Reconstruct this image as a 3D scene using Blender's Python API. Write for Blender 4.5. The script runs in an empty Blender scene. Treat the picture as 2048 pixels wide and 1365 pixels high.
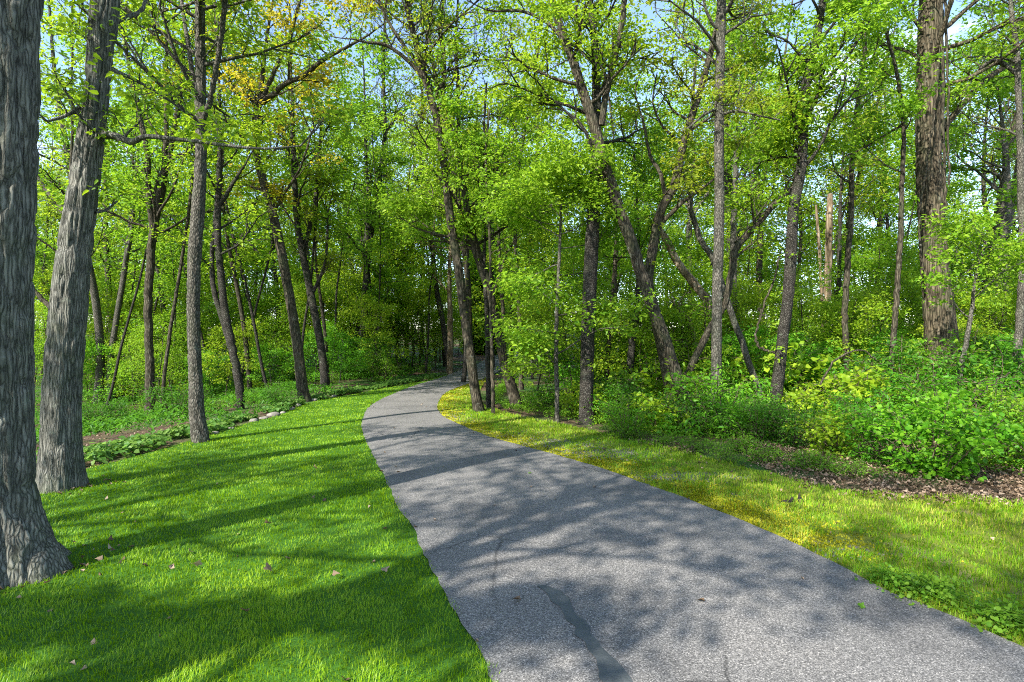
import bpy, math
import numpy as np
from mathutils import Vector

RS = np.random.RandomState
rng = RS(7)
F = 1137.0            # focal length in pixels of the 2048 px wide photograph
H = 1.9               # camera height
scene = bpy.context.scene
col = scene.collection

# ------------------------------------------------------------------ helpers
def smooth(t):
    t = np.clip(t, 0, 1)
    return t * t * (3 - 2 * t)

def G(x, y):
    """height of the ground"""
    x = np.asarray(x, float); y = np.asarray(y, float)
    s = np.clip(y - 16, 0, 95)
    z = np.where(s < 30, 0.0009 * s * s, 0.81 + 0.054 * (s - 30))
    z = z - 1.0 * smooth((-6.9 - x) / 8.0) * smooth((60 - y) / 30)
    z = z + 0.25 * smooth((x - 9) / 9.0) * smooth((y - 4) / 8.0)
    return z

def px(x, y, d):
    return np.array([(x - 1024) / F * d, d, H - (y - 682) / F * d])

def hit(x, y):
    """where the line of sight of a photograph pixel meets the ground"""
    lo, hi = 0.5, 140.0
    ds = np.linspace(lo, hi, 4000)
    X = (x - 1024) / F * ds
    Z = H - (y - 682) / F * ds
    below = np.nonzero(Z <= G(X, ds))[0]
    d = ds[below[0]] if len(below) else hi
    return np.array([(x - 1024) / F * d, d, float(G((x - 1024) / F * d, d))])

def _hash(ix, iy, iz, seed):
    h = (ix * 374761393 + iy * 668265263 + iz * 2147483647 + seed * 974711) & 0xffffffff
    h = ((h ^ (h >> 13)) * 1274126177) & 0xffffffff
    h = h ^ (h >> 16)
    return (h & 0xffff) / 65535.0

def noise3(p, seed=0):
    p = np.asarray(p, float)
    i = np.floor(p).astype(np.int64); f = p - i
    u = f * f * (3 - 2 * f)
    r = 0
    for dx in (0, 1):
        for dy in (0, 1):
            for dz in (0, 1):
                w = (u[..., 0] if dx else 1 - u[..., 0]) * (u[..., 1] if dy else 1 - u[..., 1]) * (u[..., 2] if dz else 1 - u[..., 2])
                r = r + w * _hash(i[..., 0] + dx, i[..., 1] + dy, i[..., 2] + dz, seed)
    return r

def mesh_from(name, V, polys):
    """polys: list of (faces array (n,k))"""
    me = bpy.data.meshes.new(name)
    V = np.ascontiguousarray(V, np.float32)
    me.vertices.add(len(V)); me.vertices.foreach_set('co', V.ravel())
    polys = [np.asarray(p, np.int32) for p in polys if len(p)]
    idx = np.concatenate([p.ravel() for p in polys]) if polys else np.zeros(0, np.int32)
    tot = np.concatenate([np.full(len(p), p.shape[1], np.int32) for p in polys]) if polys else np.zeros(0, np.int32)
    start = np.concatenate([[0], np.cumsum(tot)[:-1]]).astype(np.int32) if len(tot) else tot
    me.loops.add(len(idx)); me.loops.foreach_set('vertex_index', idx)
    me.polygons.add(len(tot)); me.polygons.foreach_set('loop_start', start); me.polygons.foreach_set('loop_total', tot)
    me.update(calc_edges=True)
    return me

def shade_smooth(me):
    me.polygons.foreach_set('use_smooth', np.ones(len(me.polygons), bool))
    me.update()

def link(name, me, mat=None, parent=None, kind=None, loc=None):
    o = bpy.data.objects.new(name, me)
    col.objects.link(o)
    if mat is not None and me is not None and not me.materials:
        me.materials.append(mat)
    if parent is not None: o.parent = parent
    if kind: o['kind'] = kind
    if loc is not None: o.location = loc
    return o

def tag(o, label, cat, group=None):
    o['label'] = label; o['category'] = cat
    if group: o['group'] = group
    return o

def empty(name, loc, label, cat, group=None, rz=0.0, sc=1.0):
    o = bpy.data.objects.new(name, None); col.objects.link(o)
    o.location = loc; o.rotation_euler = (0, 0, rz); o.scale = (sc, sc, sc)
    o.empty_display_size = 0.2
    return tag(o, label, cat, group)

class MB:
    """collects tubes and loose polygons into one mesh"""
    def __init__(s): s.V = []; s.Q = []; s.T = []; s.n = 0
    def add(s, V, Q=None, T=None):
        if Q is not None and len(Q): s.Q.append(np.asarray(Q) + s.n)
        if T is not None and len(T): s.T.append(np.asarray(T) + s.n)
        s.V.append(V); s.n += len(V)
    def mesh(s, name, sm=True):
        V = np.concatenate(s.V)
        me = mesh_from(name, V, [np.concatenate(q) for q in (s.Q, s.T) if q])
        if sm: shade_smooth(me)
        return me

def catmull(P, n):
    P = np.asarray(P, float)
    if len(P) < 3:
        t = np.linspace(0, 1, n * (len(P) - 1) + 1)[:, None]
        return P[0] * (1 - t) + P[-1] * t
    E = np.vstack([2 * P[0] - P[1], P, 2 * P[-1] - P[-2]])
    out = []
    for i in range(1, len(E) - 2):
        t = np.linspace(0, 1, n, endpoint=False)[:, None]
        a, b, c, d = E[i - 1], E[i], E[i + 1], E[i + 2]
        out.append(0.5 * (2 * b + (c - a) * t + (2 * a - 5 * b + 4 * c - d) * t ** 2 + (3 * b - a - 3 * c + d) * t ** 3))
    out.append(P[-1][None])
    return np.vstack(out)

def resample(P, n):
    P = np.asarray(P, float)
    L = np.concatenate([[0], np.cumsum(np.linalg.norm(np.diff(P[:, :3], axis=0), axis=1))])
    t = np.linspace(0, L[-1], n)
    return np.stack([np.interp(t, L, P[:, k]) for k in range(P.shape[1])], 1)

_ring = {}
def tube(mb, P, R, sides=6, bark=0.0, flare=None, seed=0, cap=True):
    P = np.asarray(P, float); R = np.asarray(R, float); n = len(P)
    T = np.gradient(P, axis=0); T /= np.linalg.norm(T, axis=1)[:, None] + 1e-9
    ref = np.array([0.0, 1.0, 0.0]) if abs(T[:, 1]).mean() < 0.7 else np.array([1.0, 0, 0])
    A = np.cross(T, ref); A /= np.linalg.norm(A, axis=1)[:, None] + 1e-9
    B = np.cross(T, A)
    if sides not in _ring:
        a = np.arange(sides) * 2 * math.pi / sides
        _ring[sides] = (np.cos(a), np.sin(a))
    ca, sa = _ring[sides]
    RR = np.repeat(R[:, None], sides, 1)
    if flare is not None:                       # root flare with buttress lobes
        amt, hgt, lobes = flare
        h = P[:, 2] - P[0, 2]
        ang = np.arange(sides) * 2 * math.pi / sides
        lob = 1 + 0.45 * np.cos(ang * lobes + seed) + 0.25 * np.cos(ang * (lobes + 2) + 2.1 * seed)
        RR = RR * (1 + amt * np.exp(-np.clip(h, 0, None) / hgt)[:, None] * lob[None])
    if bark > 0:
        base_r = R[n // 3]
        k = 1.45 if base_r > 0.15 else 2.4
        q = np.stack([np.repeat(ca[None], n, 0) * base_r * 9 * k, np.repeat(sa[None], n, 0) * base_r * 9 * k,
                      np.repeat((P[:, 2] * 3.6)[:, None], sides, 1)], -1)
        r1 = 1 - np.abs(2 * noise3(q + 17.3 * seed, seed) - 1)
        r2 = noise3(q * np.array([2.3, 2.3, 2.0]), seed + 5)
        r3 = noise3(q * np.array([.35, .35, .5]), seed + 9) - .5
        plate = np.clip((1 - r1) * 2.6, 0, 1)
        RR = RR + bark * (plate * 1.2 + r2 * 0.45 - 1.2) + bark * .35 * r3
    V = P[:, None, :] + RR[..., None] * (A[:, None, :] * ca[None, :, None] + B[:, None, :] * sa[None, :, None])
    V = V.reshape(-1, 3)
    i = np.arange(n - 1)[:, None] * sides; j = np.arange(sides)[None]; j2 = (j + 1) % sides
    Q = np.stack([i + j, i + j2, i + sides + j2, i + sides + j], -1).reshape(-1, 4)
    Tt = None
    if cap:
        V = np.vstack([V, P[-1] + T[-1] * R[-1] * .4]); e = len(V) - 1; b = (n - 1) * sides
        jj = np.arange(sides)
        Tt = np.stack([b + jj, b + (jj + 1) % sides, np.full(sides, e)], 1)
    mb.add(V, Q, Tt)

LEAF_OVATE = np.array([[0, 0, 0], [-.27, .20, .09], [-.21, .60, .07], [0, 1.06, -.14], [.21, .60, .07], [.27, .20, .09]])
LEAF_BROAD = np.array([[0, 0, 0], [-.46, .18, .10], [-.42, .68, .04], [0, 1.0, -.16], [.42, .68, .04], [.46, .18, .10]])
LEAF_LOBED = np.array([[0, 0, 0], [-.50, .30, .10], [-.24, .58, .05], [0, 1.0, -.14], [.24, .58, .05], [.50, .30, .10]])

def leaf_mesh(name, pos, nrm, fwd, size, tmpl=LEAF_OVATE):
    n = len(pos)
    nrm = nrm / (np.linalg.norm(nrm, axis=1)[:, None] + 1e-9)
    fwd = fwd - (fwd * nrm).sum(1)[:, None] * nrm
    fwd /= np.linalg.norm(fwd, axis=1)[:, None] + 1e-9
    side = np.cross(fwd, nrm)
    V = pos[:, None] + size[:, None, None] * (tmpl[None, :, 0:1] * side[:, None] + tmpl[None, :, 1:2] * fwd[:, None] + tmpl[None, :, 2:3] * nrm[:, None])
    b = np.arange(n)[:, None] * 6
    Q = np.concatenate([b + np.array([[0, 3, 2, 1]]), b + np.array([[0, 5, 4, 3]])])
    return mesh_from(name, V.reshape(-1, 3), [Q])

def sprays_to_leaves(name, sprays, r, tmpl=LEAF_OVATE, tilt=.55):
    """sprays: rows of cx cy cz dx dy dz length width n size"""
    S = np.asarray(sprays, float)
    n = np.maximum(S[:, 8].astype(int), 1)
    k = np.repeat(np.arange(len(S)), n); N = len(k)
    c = S[k, 0:3]; d = S[k, 3:6]; d = d / (np.linalg.norm(d, axis=1)[:, None] + 1e-9)
    up = np.array([0, 0, 1.0])
    sd = np.cross(d, up); sd /= np.linalg.norm(sd, axis=1)[:, None] + 1e-6
    hz = np.cross(sd, d)
    u = r.rand(N) * 1.1 - .35
    v = r.randn(N) * .5 * np.sqrt(np.clip(1.1 - u, .1, 1))
    w = r.randn(N) * .17
    L = S[k, 6]; W = S[k, 7]
    pos = c + d * (u * L)[:, None] + sd * (v * W)[:, None] + hz * (w * W)[:, None]
    pos[:, 2] -= .18 * W * v * v
    # each spray has its own tilt, so that whole clumps catch or lose the sun together
    tl = (r.randn(len(S), 3) * .38)[k]
    nrm = up[None] + tl + r.randn(N, 3) * tilt + d * .15
    fwd = d * .5 + sd * np.sign(v)[:, None] * .7 + r.randn(N, 3) * .45
    fwd[:, 2] -= .25
    size = S[k, 9] * r.uniform(.45, 1.4, N)
    return leaf_mesh(name, pos, nrm, fwd, size, tmpl)

# ------------------------------------------------------------------ materials
def newmat(name):
    m = bpy.data.materials.new(name); m.use_nodes = True
    nt = m.node_tree; nt.nodes.clear()
    out = nt.nodes.new('ShaderNodeOutputMaterial')
    return m, nt, out

def N(nt, typ, **kw):
    n = nt.nodes.new(typ)
    for k, v in kw.items():
        if k in ('operation', 'blend_type', 'data_type', 'noise_dimensions', 'feature', 'mode', 'distance', 'attribute_name', 'noise_type'): setattr(n, k, v)
        else: n.inputs[k].default_value = v
    return n

def ramp(nt, stops, interp='LINEAR'):
    n = nt.nodes.new('ShaderNodeValToRGB'); n.color_ramp.interpolation = interp
    e = n.color_ramp.elements
    while len(e) > 1: e.remove(e[-1])
    e[0].position = stops[0][0]; e[0].color = (*stops[0][1], 1)
    for p, c in stops[1:]:
        x = e.new(p); x.color = (*c, 1)
    return n

def mixc(nt, a, b, fac, blend='MIX'):
    n = nt.nodes.new('ShaderNodeMix'); n.data_type = 'RGBA'; n.blend_type = blend
    for s, v in ((n.inputs[6], a), (n.inputs[7], b), (n.inputs[0], fac)):
        if hasattr(v, 'is_linked') or isinstance(v, bpy.types.NodeSocket): nt.links.new(v, s)
        elif isinstance(v, tuple): s.default_value = (*v, 1)
        else: s.default_value = v
    return n.outputs[2]

def leaf_mat(name, stops, trans, tfac=.54, spec=.25, rough=.45, vscale=.35):
    m, nt, out = newmat(name); L = nt.links.new
    geo = N(nt, 'ShaderNodeNewGeometry'); oi = N(nt, 'ShaderNodeObjectInfo')
    tc = N(nt, 'ShaderNodeTexCoord')
    nz = N(nt, 'ShaderNodeTexNoise', Scale=vscale, Detail=2.0)
    L(geo.outputs['Position'], nz.inputs['Vector'])
    a = N(nt, 'ShaderNodeMath', operation='MULTIPLY_ADD'); L(geo.outputs['Random Per Island'], a.inputs[0]); a.inputs[1].default_value = .62
    b = N(nt, 'ShaderNodeMath', operation='MULTIPLY_ADD'); L(nz.outputs['Fac'], b.inputs[0]); b.inputs[1].default_value = .9; b.inputs[2].default_value = -.44
    L(b.outputs[0], a.inputs[2])
    c = N(nt, 'ShaderNodeMath', operation='MULTIPLY_ADD'); L(oi.outputs['Random'], c.inputs[0]); c.inputs[1].default_value = .42; L(a.outputs[0], c.inputs[2])
    rp = ramp(nt, stops); L(c.outputs[0], rp.inputs[0])
    p = N(nt, 'ShaderNodeBsdfPrincipled', Roughness=rough); p.inputs['Specular IOR Level'].default_value = spec
    L(rp.outputs[0], p.inputs['Base Color'])
    t = N(nt, 'ShaderNodeBsdfTranslucent')
    tcx = mixc(nt, rp.outputs[0], trans, .55); L(tcx, t.inputs['Color'])
    mx = N(nt, 'ShaderNodeMixShader'); mx.inputs[0].default_value = tfac
    L(p.outputs[0], mx.inputs[1]); L(t.outputs[0], mx.inputs[2]); L(mx.outputs[0], out.inputs[0])
    return m

def bark_mat(name, dark, mid, light, scale=9.0, stretch=.16, bump=.6, moss=0.0):
    m, nt, out = newmat(name); L = nt.links.new
    tc = N(nt, 'ShaderNodeTexCoord'); mp = N(nt, 'ShaderNodeMapping')
    mp.inputs['Scale'].default_value = (1, 1, stretch)
    nd = N(nt, 'ShaderNodeTexNoise', Scale=scale * .22, Detail=3.0); L(tc.outputs['Object'], nd.inputs['Vector'])
    wv = mixc(nt, tc.outputs['Object'], nd.outputs['Color'], .04, 'ADD')
    L(wv, mp.inputs['Vector'])
    n1 = N(nt, 'ShaderNodeTexNoise', Scale=scale * 2.2, Detail=6.0, Roughness=.65)
    L(mp.outputs[0], n1.inputs['Vector'])
    n2 = N(nt, 'ShaderNodeTexNoise', Scale=scale * .16, Detail=4.0); L(tc.outputs['Object'], n2.inputs['Vector'])
    vo = N(nt, 'ShaderNodeTexVoronoi', Scale=scale, feature='DISTANCE_TO_EDGE'); L(mp.outputs[0], vo.inputs['Vector'])
    hv = N(nt, 'ShaderNodeMath', operation='MULTIPLY_ADD'); L(n1.outputs['Fac'], hv.inputs[0]); hv.inputs[1].default_value = .42; L(vo.outputs[0], hv.inputs[2])
    rp = ramp(nt, [(.20, dark), (.30, mid), (.52, light)]); L(hv.outputs[0], rp.inputs[0])
    big = ramp(nt, [(.3, (.62, .64, .60)), (.55, (1, 1, 1)), (.75, (1.25, 1.22, 1.18))]); L(n2.outputs['Fac'], big.inputs[0])
    c = mixc(nt, rp.outputs[0], big.outputs[0], 1.0, 'MULTIPLY')
    if moss:
        n3 = N(nt, 'ShaderNodeTexNoise', Scale=1.7, Detail=6.0, Roughness=.7); L(tc.outputs['Object'], n3.inputs['Vector'])
        r3 = ramp(nt, [(.5, (0, 0, 0)), (.64, (moss, moss, moss))]); L(n3.outputs['Fac'], r3.inputs[0])
        c = mixc(nt, c, (.05, .075, .03), r3.outputs[0])
        n4 = N(nt, 'ShaderNodeTexNoise', Scale=9.0, Detail=5.0, Roughness=.7); L(tc.outputs['Object'], n4.inputs['Vector'])
        r4 = ramp(nt, [(.60, (0, 0, 0)), (.68, (.55, .55, .55))]); L(n4.outputs['Fac'], r4.inputs[0])
        c = mixc(nt, c, (.16, .18, .14), r4.outputs[0])
    p = N(nt, 'ShaderNodeBsdfPrincipled', Roughness=.9); p.inputs['Specular IOR Level'].default_value = .15
    L(c, p.inputs['Base Color'])
    mn = N(nt, 'ShaderNodeMath', operation='MINIMUM'); L(hv.outputs[0], mn.inputs[0]); mn.inputs[1].default_value = .55
    bp = N(nt, 'ShaderNodeBump', Strength=bump, Distance=.035); L(mn.outputs[0], bp.inputs['Height']); L(bp.outputs[0], p.inputs['Normal'])
    L(p.outputs[0], out.inputs[0])
    return m

def ground_mat(name, stops, scale, stops2=None, scale2=.4, bump=.4, rough=.95, fine=60.0, dist=.02):
    m, nt, out = newmat(name); L = nt.links.new
    geo = N(nt, 'ShaderNodeNewGeometry')
    n1 = N(nt, 'ShaderNodeTexNoise', Scale=scale, Detail=8.0, Roughness=.65); L(geo.outputs['Position'], n1.inputs['Vector'])
    rp = ramp(nt, stops); L(n1.outputs['Fac'], rp.inputs[0]); c = rp.outputs[0]
    n2 = N(nt, 'ShaderNodeTexNoise', Scale=scale2, Detail=5.0, Roughness=.6); L(geo.outputs['Position'], n2.inputs['Vector'])
    if stops2:
        r2 = ramp(nt, stops2[0]); L(n1.outputs['Fac'], r2.inputs[0])
        f = ramp(nt, [(stops2[1], (0, 0, 0)), (stops2[2], (1, 1, 1))]); L(n2.outputs['Fac'], f.inputs[0])
        c = mixc(nt, c, r2.outputs[0], f.outputs[0])
    p = N(nt, 'ShaderNodeBsdfPrincipled', Roughness=rough); p.inputs['Specular IOR Level'].default_value = .2
    L(c, p.inputs['Base Color'])
    n3 = N(nt, 'ShaderNodeTexNoise', Scale=fine, Detail=4.0); L(geo.outputs['Position'], n3.inputs['Vector'])
    bp = N(nt, 'ShaderNodeBump', Strength=bump, Distance=dist); L(n3.outputs['Fac'], bp.inputs['Height']); L(bp.outputs[0], p.inputs['Normal'])
    L(p.outputs[0], out.inputs[0])
    return m

def asphalt_mat():
    m, nt, out = newmat('asphalt'); L = nt.links.new
    geo = N(nt, 'ShaderNodeNewGeometry')
    vo = N(nt, 'ShaderNodeTexVoronoi', Scale=150.0); L(geo.outputs['Position'], vo.inputs['Vector'])
    sep = N(nt, 'ShaderNodeSeparateColor'); L(vo.outputs['Color'], sep.inputs[0])
    rp = ramp(nt, [(0, (.050, .048, .046)), (.35, (.096, .092, .087)), (.7, (.150, .143, .135)), (.93, (.22, .209, .196)), (1, (.32, .303, .282))])
    L(sep.outputs[0], rp.inputs[0])
    n2 = N(nt, 'ShaderNodeTexNoise', Scale=.9, Detail=6.0, Roughness=.6); L(geo.outputs['Position'], n2.inputs['Vector'])
    r2 = ramp(nt, [(.28, (.68, .68, .69)), (.5, (1, 1, 1)), (.72, (1.2, 1.18, 1.16))]); L(n2.outputs['Fac'], r2.inputs[0])
    c = mixc(nt, rp.outputs[0], r2.outputs[0], 1.0, 'MULTIPLY')
    v3 = N(nt, 'ShaderNodeTexVoronoi', Scale=.55, feature='DISTANCE_TO_EDGE')
    n4 = N(nt, 'ShaderNodeTexNoise', Scale=2.5, Detail=5.0); L(geo.outputs['Position'], n4.inputs['Vector'])
    mxv = mixc(nt, geo.outputs['Position'], n4.outputs['Color'], .25, 'ADD'); L(mxv, v3.inputs['Vector'])
    r3 = ramp(nt, [(.002, (.30, .30, .30)), (.009, (1, 1, 1))]); L(v3.outputs[0], r3.inputs[0])
    n5 = N(nt, 'ShaderNodeTexNoise', Scale=.35, Detail=2.0); L(geo.outputs['Position'], n5.inputs['Vector'])
    r5 = ramp(nt, [(.5, (0, 0, 0)), (.6, (1, 1, 1))]); L(n5.outputs['Fac'], r5.inputs[0])
    c2 = mixc(nt, c, r3.outputs[0], 1.0, 'MULTIPLY')
    c = mixc(nt, c, c2, r5.outputs[0])
    p = N(nt, 'ShaderNodeBsdfPrincipled', Roughness=.78); p.inputs['Specular IOR Level'].default_value = .35
    L(c, p.inputs['Base Color'])
    bp = N(nt, 'ShaderNodeBump', Strength=.55, Distance=.006); L(sep.outputs[1], bp.inputs['Height']); L(bp.outputs[0], p.inputs['Normal'])
    L(p.outputs[0], out.inputs[0])
    return m

M = {}
M['leaf_green'] = leaf_mat('leaf_green', [(0, (.045, .135, .012)), (.45, (.120, .265, .014)), (1, (.300, .430, .030))], (.33, .56, .022))
M['leaf_lime'] = leaf_mat('leaf_lime', [(0, (.065, .165, .010)), (.45, (.165, .300, .014)), (1, (.370, .470, .030))], (.42, .58, .022))
M['leaf_gold'] = leaf_mat('leaf_gold', [(0, (.16, .18, .010)), (.5, (.32, .29, .015)), (1, (.50, .36, .03))], (.60, .52, .025))
M['leaf_olive'] = leaf_mat('leaf_olive', [(0, (.090, .150, .012)), (.5, (.185, .250, .016)), (1, (.340, .370, .028))], (.42, .50, .025))
M['leaf_shrub'] = leaf_mat('leaf_shrub', [(0, (.035, .145, .010)), (.5, (.080, .255, .014)), (1, (.200, .420, .022))], (.22, .52, .018))
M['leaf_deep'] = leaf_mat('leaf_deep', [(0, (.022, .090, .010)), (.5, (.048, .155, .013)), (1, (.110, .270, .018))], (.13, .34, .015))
M['herb'] = leaf_mat('herb', [(0, (.050, .150, .010)), (.5, (.095, .230, .014)), (1, (.190, .330, .03))], (.24, .44, .02), vscale=1.2)
M['hosta'] = leaf_mat('hosta', [(0, (.04, .12, .02)), (.5, (.09, .21, .035)), (1, (.24, .34, .09))], (.25, .42, .06), vscale=2.0)
M['grass'] = leaf_mat('grass', [(0, (.060, .165, .004)), (.5, (.135, .270, .004)), (1, (.250, .360, .008))], (.29, .50, .004), tfac=.36, spec=.22, vscale=.8)
M['verge_grass'] = leaf_mat('verge_grass', [(0, (.050, .165, .006)), (.45, (.120, .265, .008)), (.8, (.230, .345, .014)), (1, (.42, .38, .07))], (.30, .50, .01), tfac=.40, spec=.2, vscale=.7)
M['dry_leaf'] = leaf_mat('dry_leaf', [(0, (.042, .029, .018)), (.3, (.125, .083, .050)), (.65, (.26, .185, .125)), (1, (.42, .33, .245))], (.30, .17, .08), tfac=.15, spec=.2, vscale=2.0)
M['bark_grey'] = bark_mat('bark_grey', (.040, .039, .033), (.105, .103, .088), (.195, .190, .164), 38.0, .065, 1.0, .3)
M['bark_brown'] = bark_mat('bark_brown', (.012, .010, .007), (.042, .035, .024), (.098, .083, .059), 28.0, .14, .9, .25)
M['bark_oak'] = bark_mat('bark_oak', (.014, .011, .007), (.058, .046, .029), (.130, .106, .072), 18.0, .10, 1.0, .25)
M['bark_ash'] = bark_mat('bark_ash', (.020, .018, .015), (.065, .060, .048), (.135, .125, .104), 30.0, .4, .8, .2)
M['bark_black'] = bark_mat('bark_black', (.008, .007, .006), (.022, .019, .015), (.072, .066, .056), 34.0, .6, .8, .2)
M['bark_pale'] = bark_mat('bark_pale', (.07, .05, .03), (.15, .11, .068), (.26, .205, .145), 8.0, .12, .4)
M['twig'] = bark_mat('twig', (.03, .022, .014), (.075, .058, .038), (.14, .115, .08), 18.0, .5, .3)
M['asphalt'] = asphalt_mat()
M['seal'] = ground_mat('crack_sealer', [(.3, (.050, .058, .060)), (.7, (.085, .093, .094))], 9.0, bump=.3, rough=.6)
M['lawn'] = ground_mat('lawn_soil', [(.3, (.020, .070, .006)), (.7, (.045, .125, .008))], 9.0, bump=.5)
M['verge'] = ground_mat('verge_soil', [(.3, (.060, .095, .012)), (.7, (.150, .165, .020))], 7.0, ([(.3, (.16, .11, .065)), (.7, (.30, .23, .15))], .60, .70), .9, bump=.6)
M['floor'] = ground_mat('forest_floor', [(.3, (.035, .026, .016)), (.5, (.085, .055, .034)), (.7, (.16, .11, .07))], 11.0, ([(.3, (.020, .055, .010)), (.7, (.055, .125, .018))], .46, .58), .35, bump=.8, dist=.04)
M['moss'] = leaf_mat('moss', [(0, (.17, .18, .006)), (.5, (.29, .30, .008)), (1, (.42, .36, .02))], (.40, .38, .01), tfac=.25, vscale=2.5)
M['gravel'] = leaf_mat('gravel', [(0, (.07, .066, .06)), (.5, (.13, .124, .112)), (1, (.23, .22, .20))], (.2, .2, .2), tfac=0.0, rough=.85)
M['soil'] = ground_mat('bare_soil', [(.3, (.10, .065, .045)), (.7, (.22, .155, .115))], 14.0, bump=.7)
M['rock'] = ground_mat('field_stone', [(.3, (.10, .092, .078)), (.7, (.26, .24, .205))], 5.0, bump=.5, fine=25.0)
M['rotten'] = ground_mat('rotten_wood', [(.3, (.010, .009, .008)), (.7, (.045, .038, .030))], 20.0, bump=.8)

# ------------------------------------------------------------------ ground, driveway, lawn, verge
def axis(segs):
    out = [segs[0][0]]
    for a, b, s in segs:
        n = max(1, int(round((b - a) / s))); out += list(a + (b - a) * np.arange(1, n + 1) / n)
    return np.array(out)
gx = axis([(-600, -120, 40), (-120, -40, 4), (-40, -14, 1), (-14, 16, .35), (16, 40, 1), (40, 120, 4), (120, 600, 40)])
gy = axis([(-300, -40, 20), (-40, -6, 2), (-6, 34, .35), (34, 60, 1), (60, 130, 3), (130, 900, 50)])
XX, YY = np.meshgrid(gx, gy, indexing='ij')
rough = (noise3(np.stack([XX * .9, YY * .9, XX * 0], -1), 3) - .5) * .16
keep = smooth((np.maximum(-7.2 - XX, XX - 9.5)) / 2.0)
ZZ = G(XX, YY) + rough * keep - .012
nx, ny = XX.shape
ii = np.arange(nx - 1)[:, None] * ny + np.arange(ny - 1)[None]
Q = np.stack([ii, ii + ny, ii + ny + 1, ii + 1], -1).reshape(-1, 4)
me = mesh_from('ground', np.stack([XX, YY, ZZ], -1).reshape(-1, 3), [Q]); shade_smooth(me)
link('ground', me, M['floor'], kind='structure')

def edge(pts, before=(), n=260):
    W = [hit(x, y) for x, y in pts]
    W = [np.array([a, b, 0.0]) for a, b in before] + W
    return resample(catmull(W, 14), n)

path_L = edge([(985, 1365), (950, 1300), (893, 1200), (845, 1100), (790, 1000), (765, 950), (740, 900), (727, 870), (724, 845), (734, 820),
               (759, 801), (800, 783), (834, 770), (878, 757), (910, 745), (942, 733), (975, 718), (1003, 704), (1018, 692), (1022, 682), (1022, 672)],
              before=[(3.3, -9), (1.15, -1.5)])
path_R = edge([(2048, 1300), (1838, 1218), (1672, 1131), (1532, 1065), (1424, 1019), (1300, 974), (1238, 949), (1126, 916), (1014, 885), (960, 868),
               (915, 848), (886, 834), (875, 818), (878, 802), (893, 785), (924, 772), (955, 762), (981, 752), (1003, 740), (1027, 724), (1042, 710), (1047, 698), (1047, 685), (1044, 672)],
              before=[(6.9, -9), (4.75, -1.5)])
def pair_up(A, B, n):
    """walk two edges together (nearest-point pairing on B, kept monotone)"""
    A = resample(A, n); Bd = resample(B, n * 4); out = []; j = 0
    for i in range(n):
        w = np.linalg.norm(Bd[j:j + 160, :2] - A[i, :2], axis=1)
        t = i / (n - 1) * (len(Bd) - 1)
        w = w + .004 * np.abs(np.arange(j, j + len(w)) - t)
        j = j + int(np.argmin(w)); out.append(Bd[j])
    out[-1] = Bd[-1]; out[0] = Bd[0]
    out = np.array(out)
    for _ in range(6): out[1:-1] = (out[:-2] + 2 * out[1:-1] + out[2:]) / 4
    return A, out
def ribbon(A, B, nv, zoff, crown=0.0):
    t = np.linspace(0, 1, nv)
    P = A[:, None] * (1 - t)[None, :, None] + B[:, None] * t[None, :, None]
    P[..., 2] = G(P[..., 0], P[..., 1]) + zoff + crown * (4 * t * (1 - t))[None]
    return P
def grid_mesh(name, P):
    n, m = P.shape[:2]
    i = np.arange(n - 1)[:, None] * m + np.arange(m - 1)[None]
    Q = np.stack([i, i + 1, i + m + 1, i + m], -1).reshape(-1, 4)
    me = mesh_from(name, P.reshape(-1, 3), [Q]); shade_smooth(me)
    return me

pA, pB = pair_up(path_L, path_R, 700)
for E_, sg in ((pA, 1), (pB, 2)):
    E_[:, 0] += (noise3(np.c_[E_[:, :2] * 3.0, E_[:, 2] * 0 + sg], 15) - .5) * .035 + (noise3(np.c_[E_[:, :2] * 11.0, E_[:, 2] * 0 + sg], 16) - .5) * .04
PP = ribbon(pA, pB, 14, .018, .02)
link('driveway', grid_mesh('driveway', PP), M['asphalt'], kind='structure')
# edge of the asphalt slab, a small real thickness
for E in (PP[:, 0], PP[:, -1]):
    pass

lawn_far = edge([(-900, 1130), (-500, 1090), (-150, 1030), (150, 945), (275, 912), (400, 876), (500, 846), (557, 831), (619, 806), (720, 786), (781, 774), (815, 768), (852, 761), (890, 750)],
                before=[(-9.5, -9), (-8.6, -2)])
lawn_near = path_L[(path_L[:, 1] < 29)]
lA, lB = resample(lawn_far, 200), resample(lawn_near, 200)
LP = ribbon(lA, lB, 26, .004)
link('lawn', grid_mesh('lawn', ribbon(lA, lB + np.array([.12, 0, 0]), 26, .004)), M['lawn'], kind='structure')

verge_near = path_R[(path_R[:, 1] < 27)]
verge_far = edge([(2900, 1060), (2048, 1003), (1850, 997), (1700, 983), (1560, 953), (1450, 925), (1350, 898), (1250, 876), (1150, 854), (1060, 838), (1000, 822), (965, 806), (960, 785), (968, 768), (985, 754)],
                 before=[(16.5, -9), (14.5, -1)])
vA, vB = resample(verge_near, 200), resample(verge_far, 200)
VP = ribbon(vA, vB, 26, .003)
link('grass_verge', grid_mesh('grass_verge', ribbon(vA - np.array([.12, 0, 0]), vB, 26, .003)), M['verge'], kind='structure')

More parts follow.
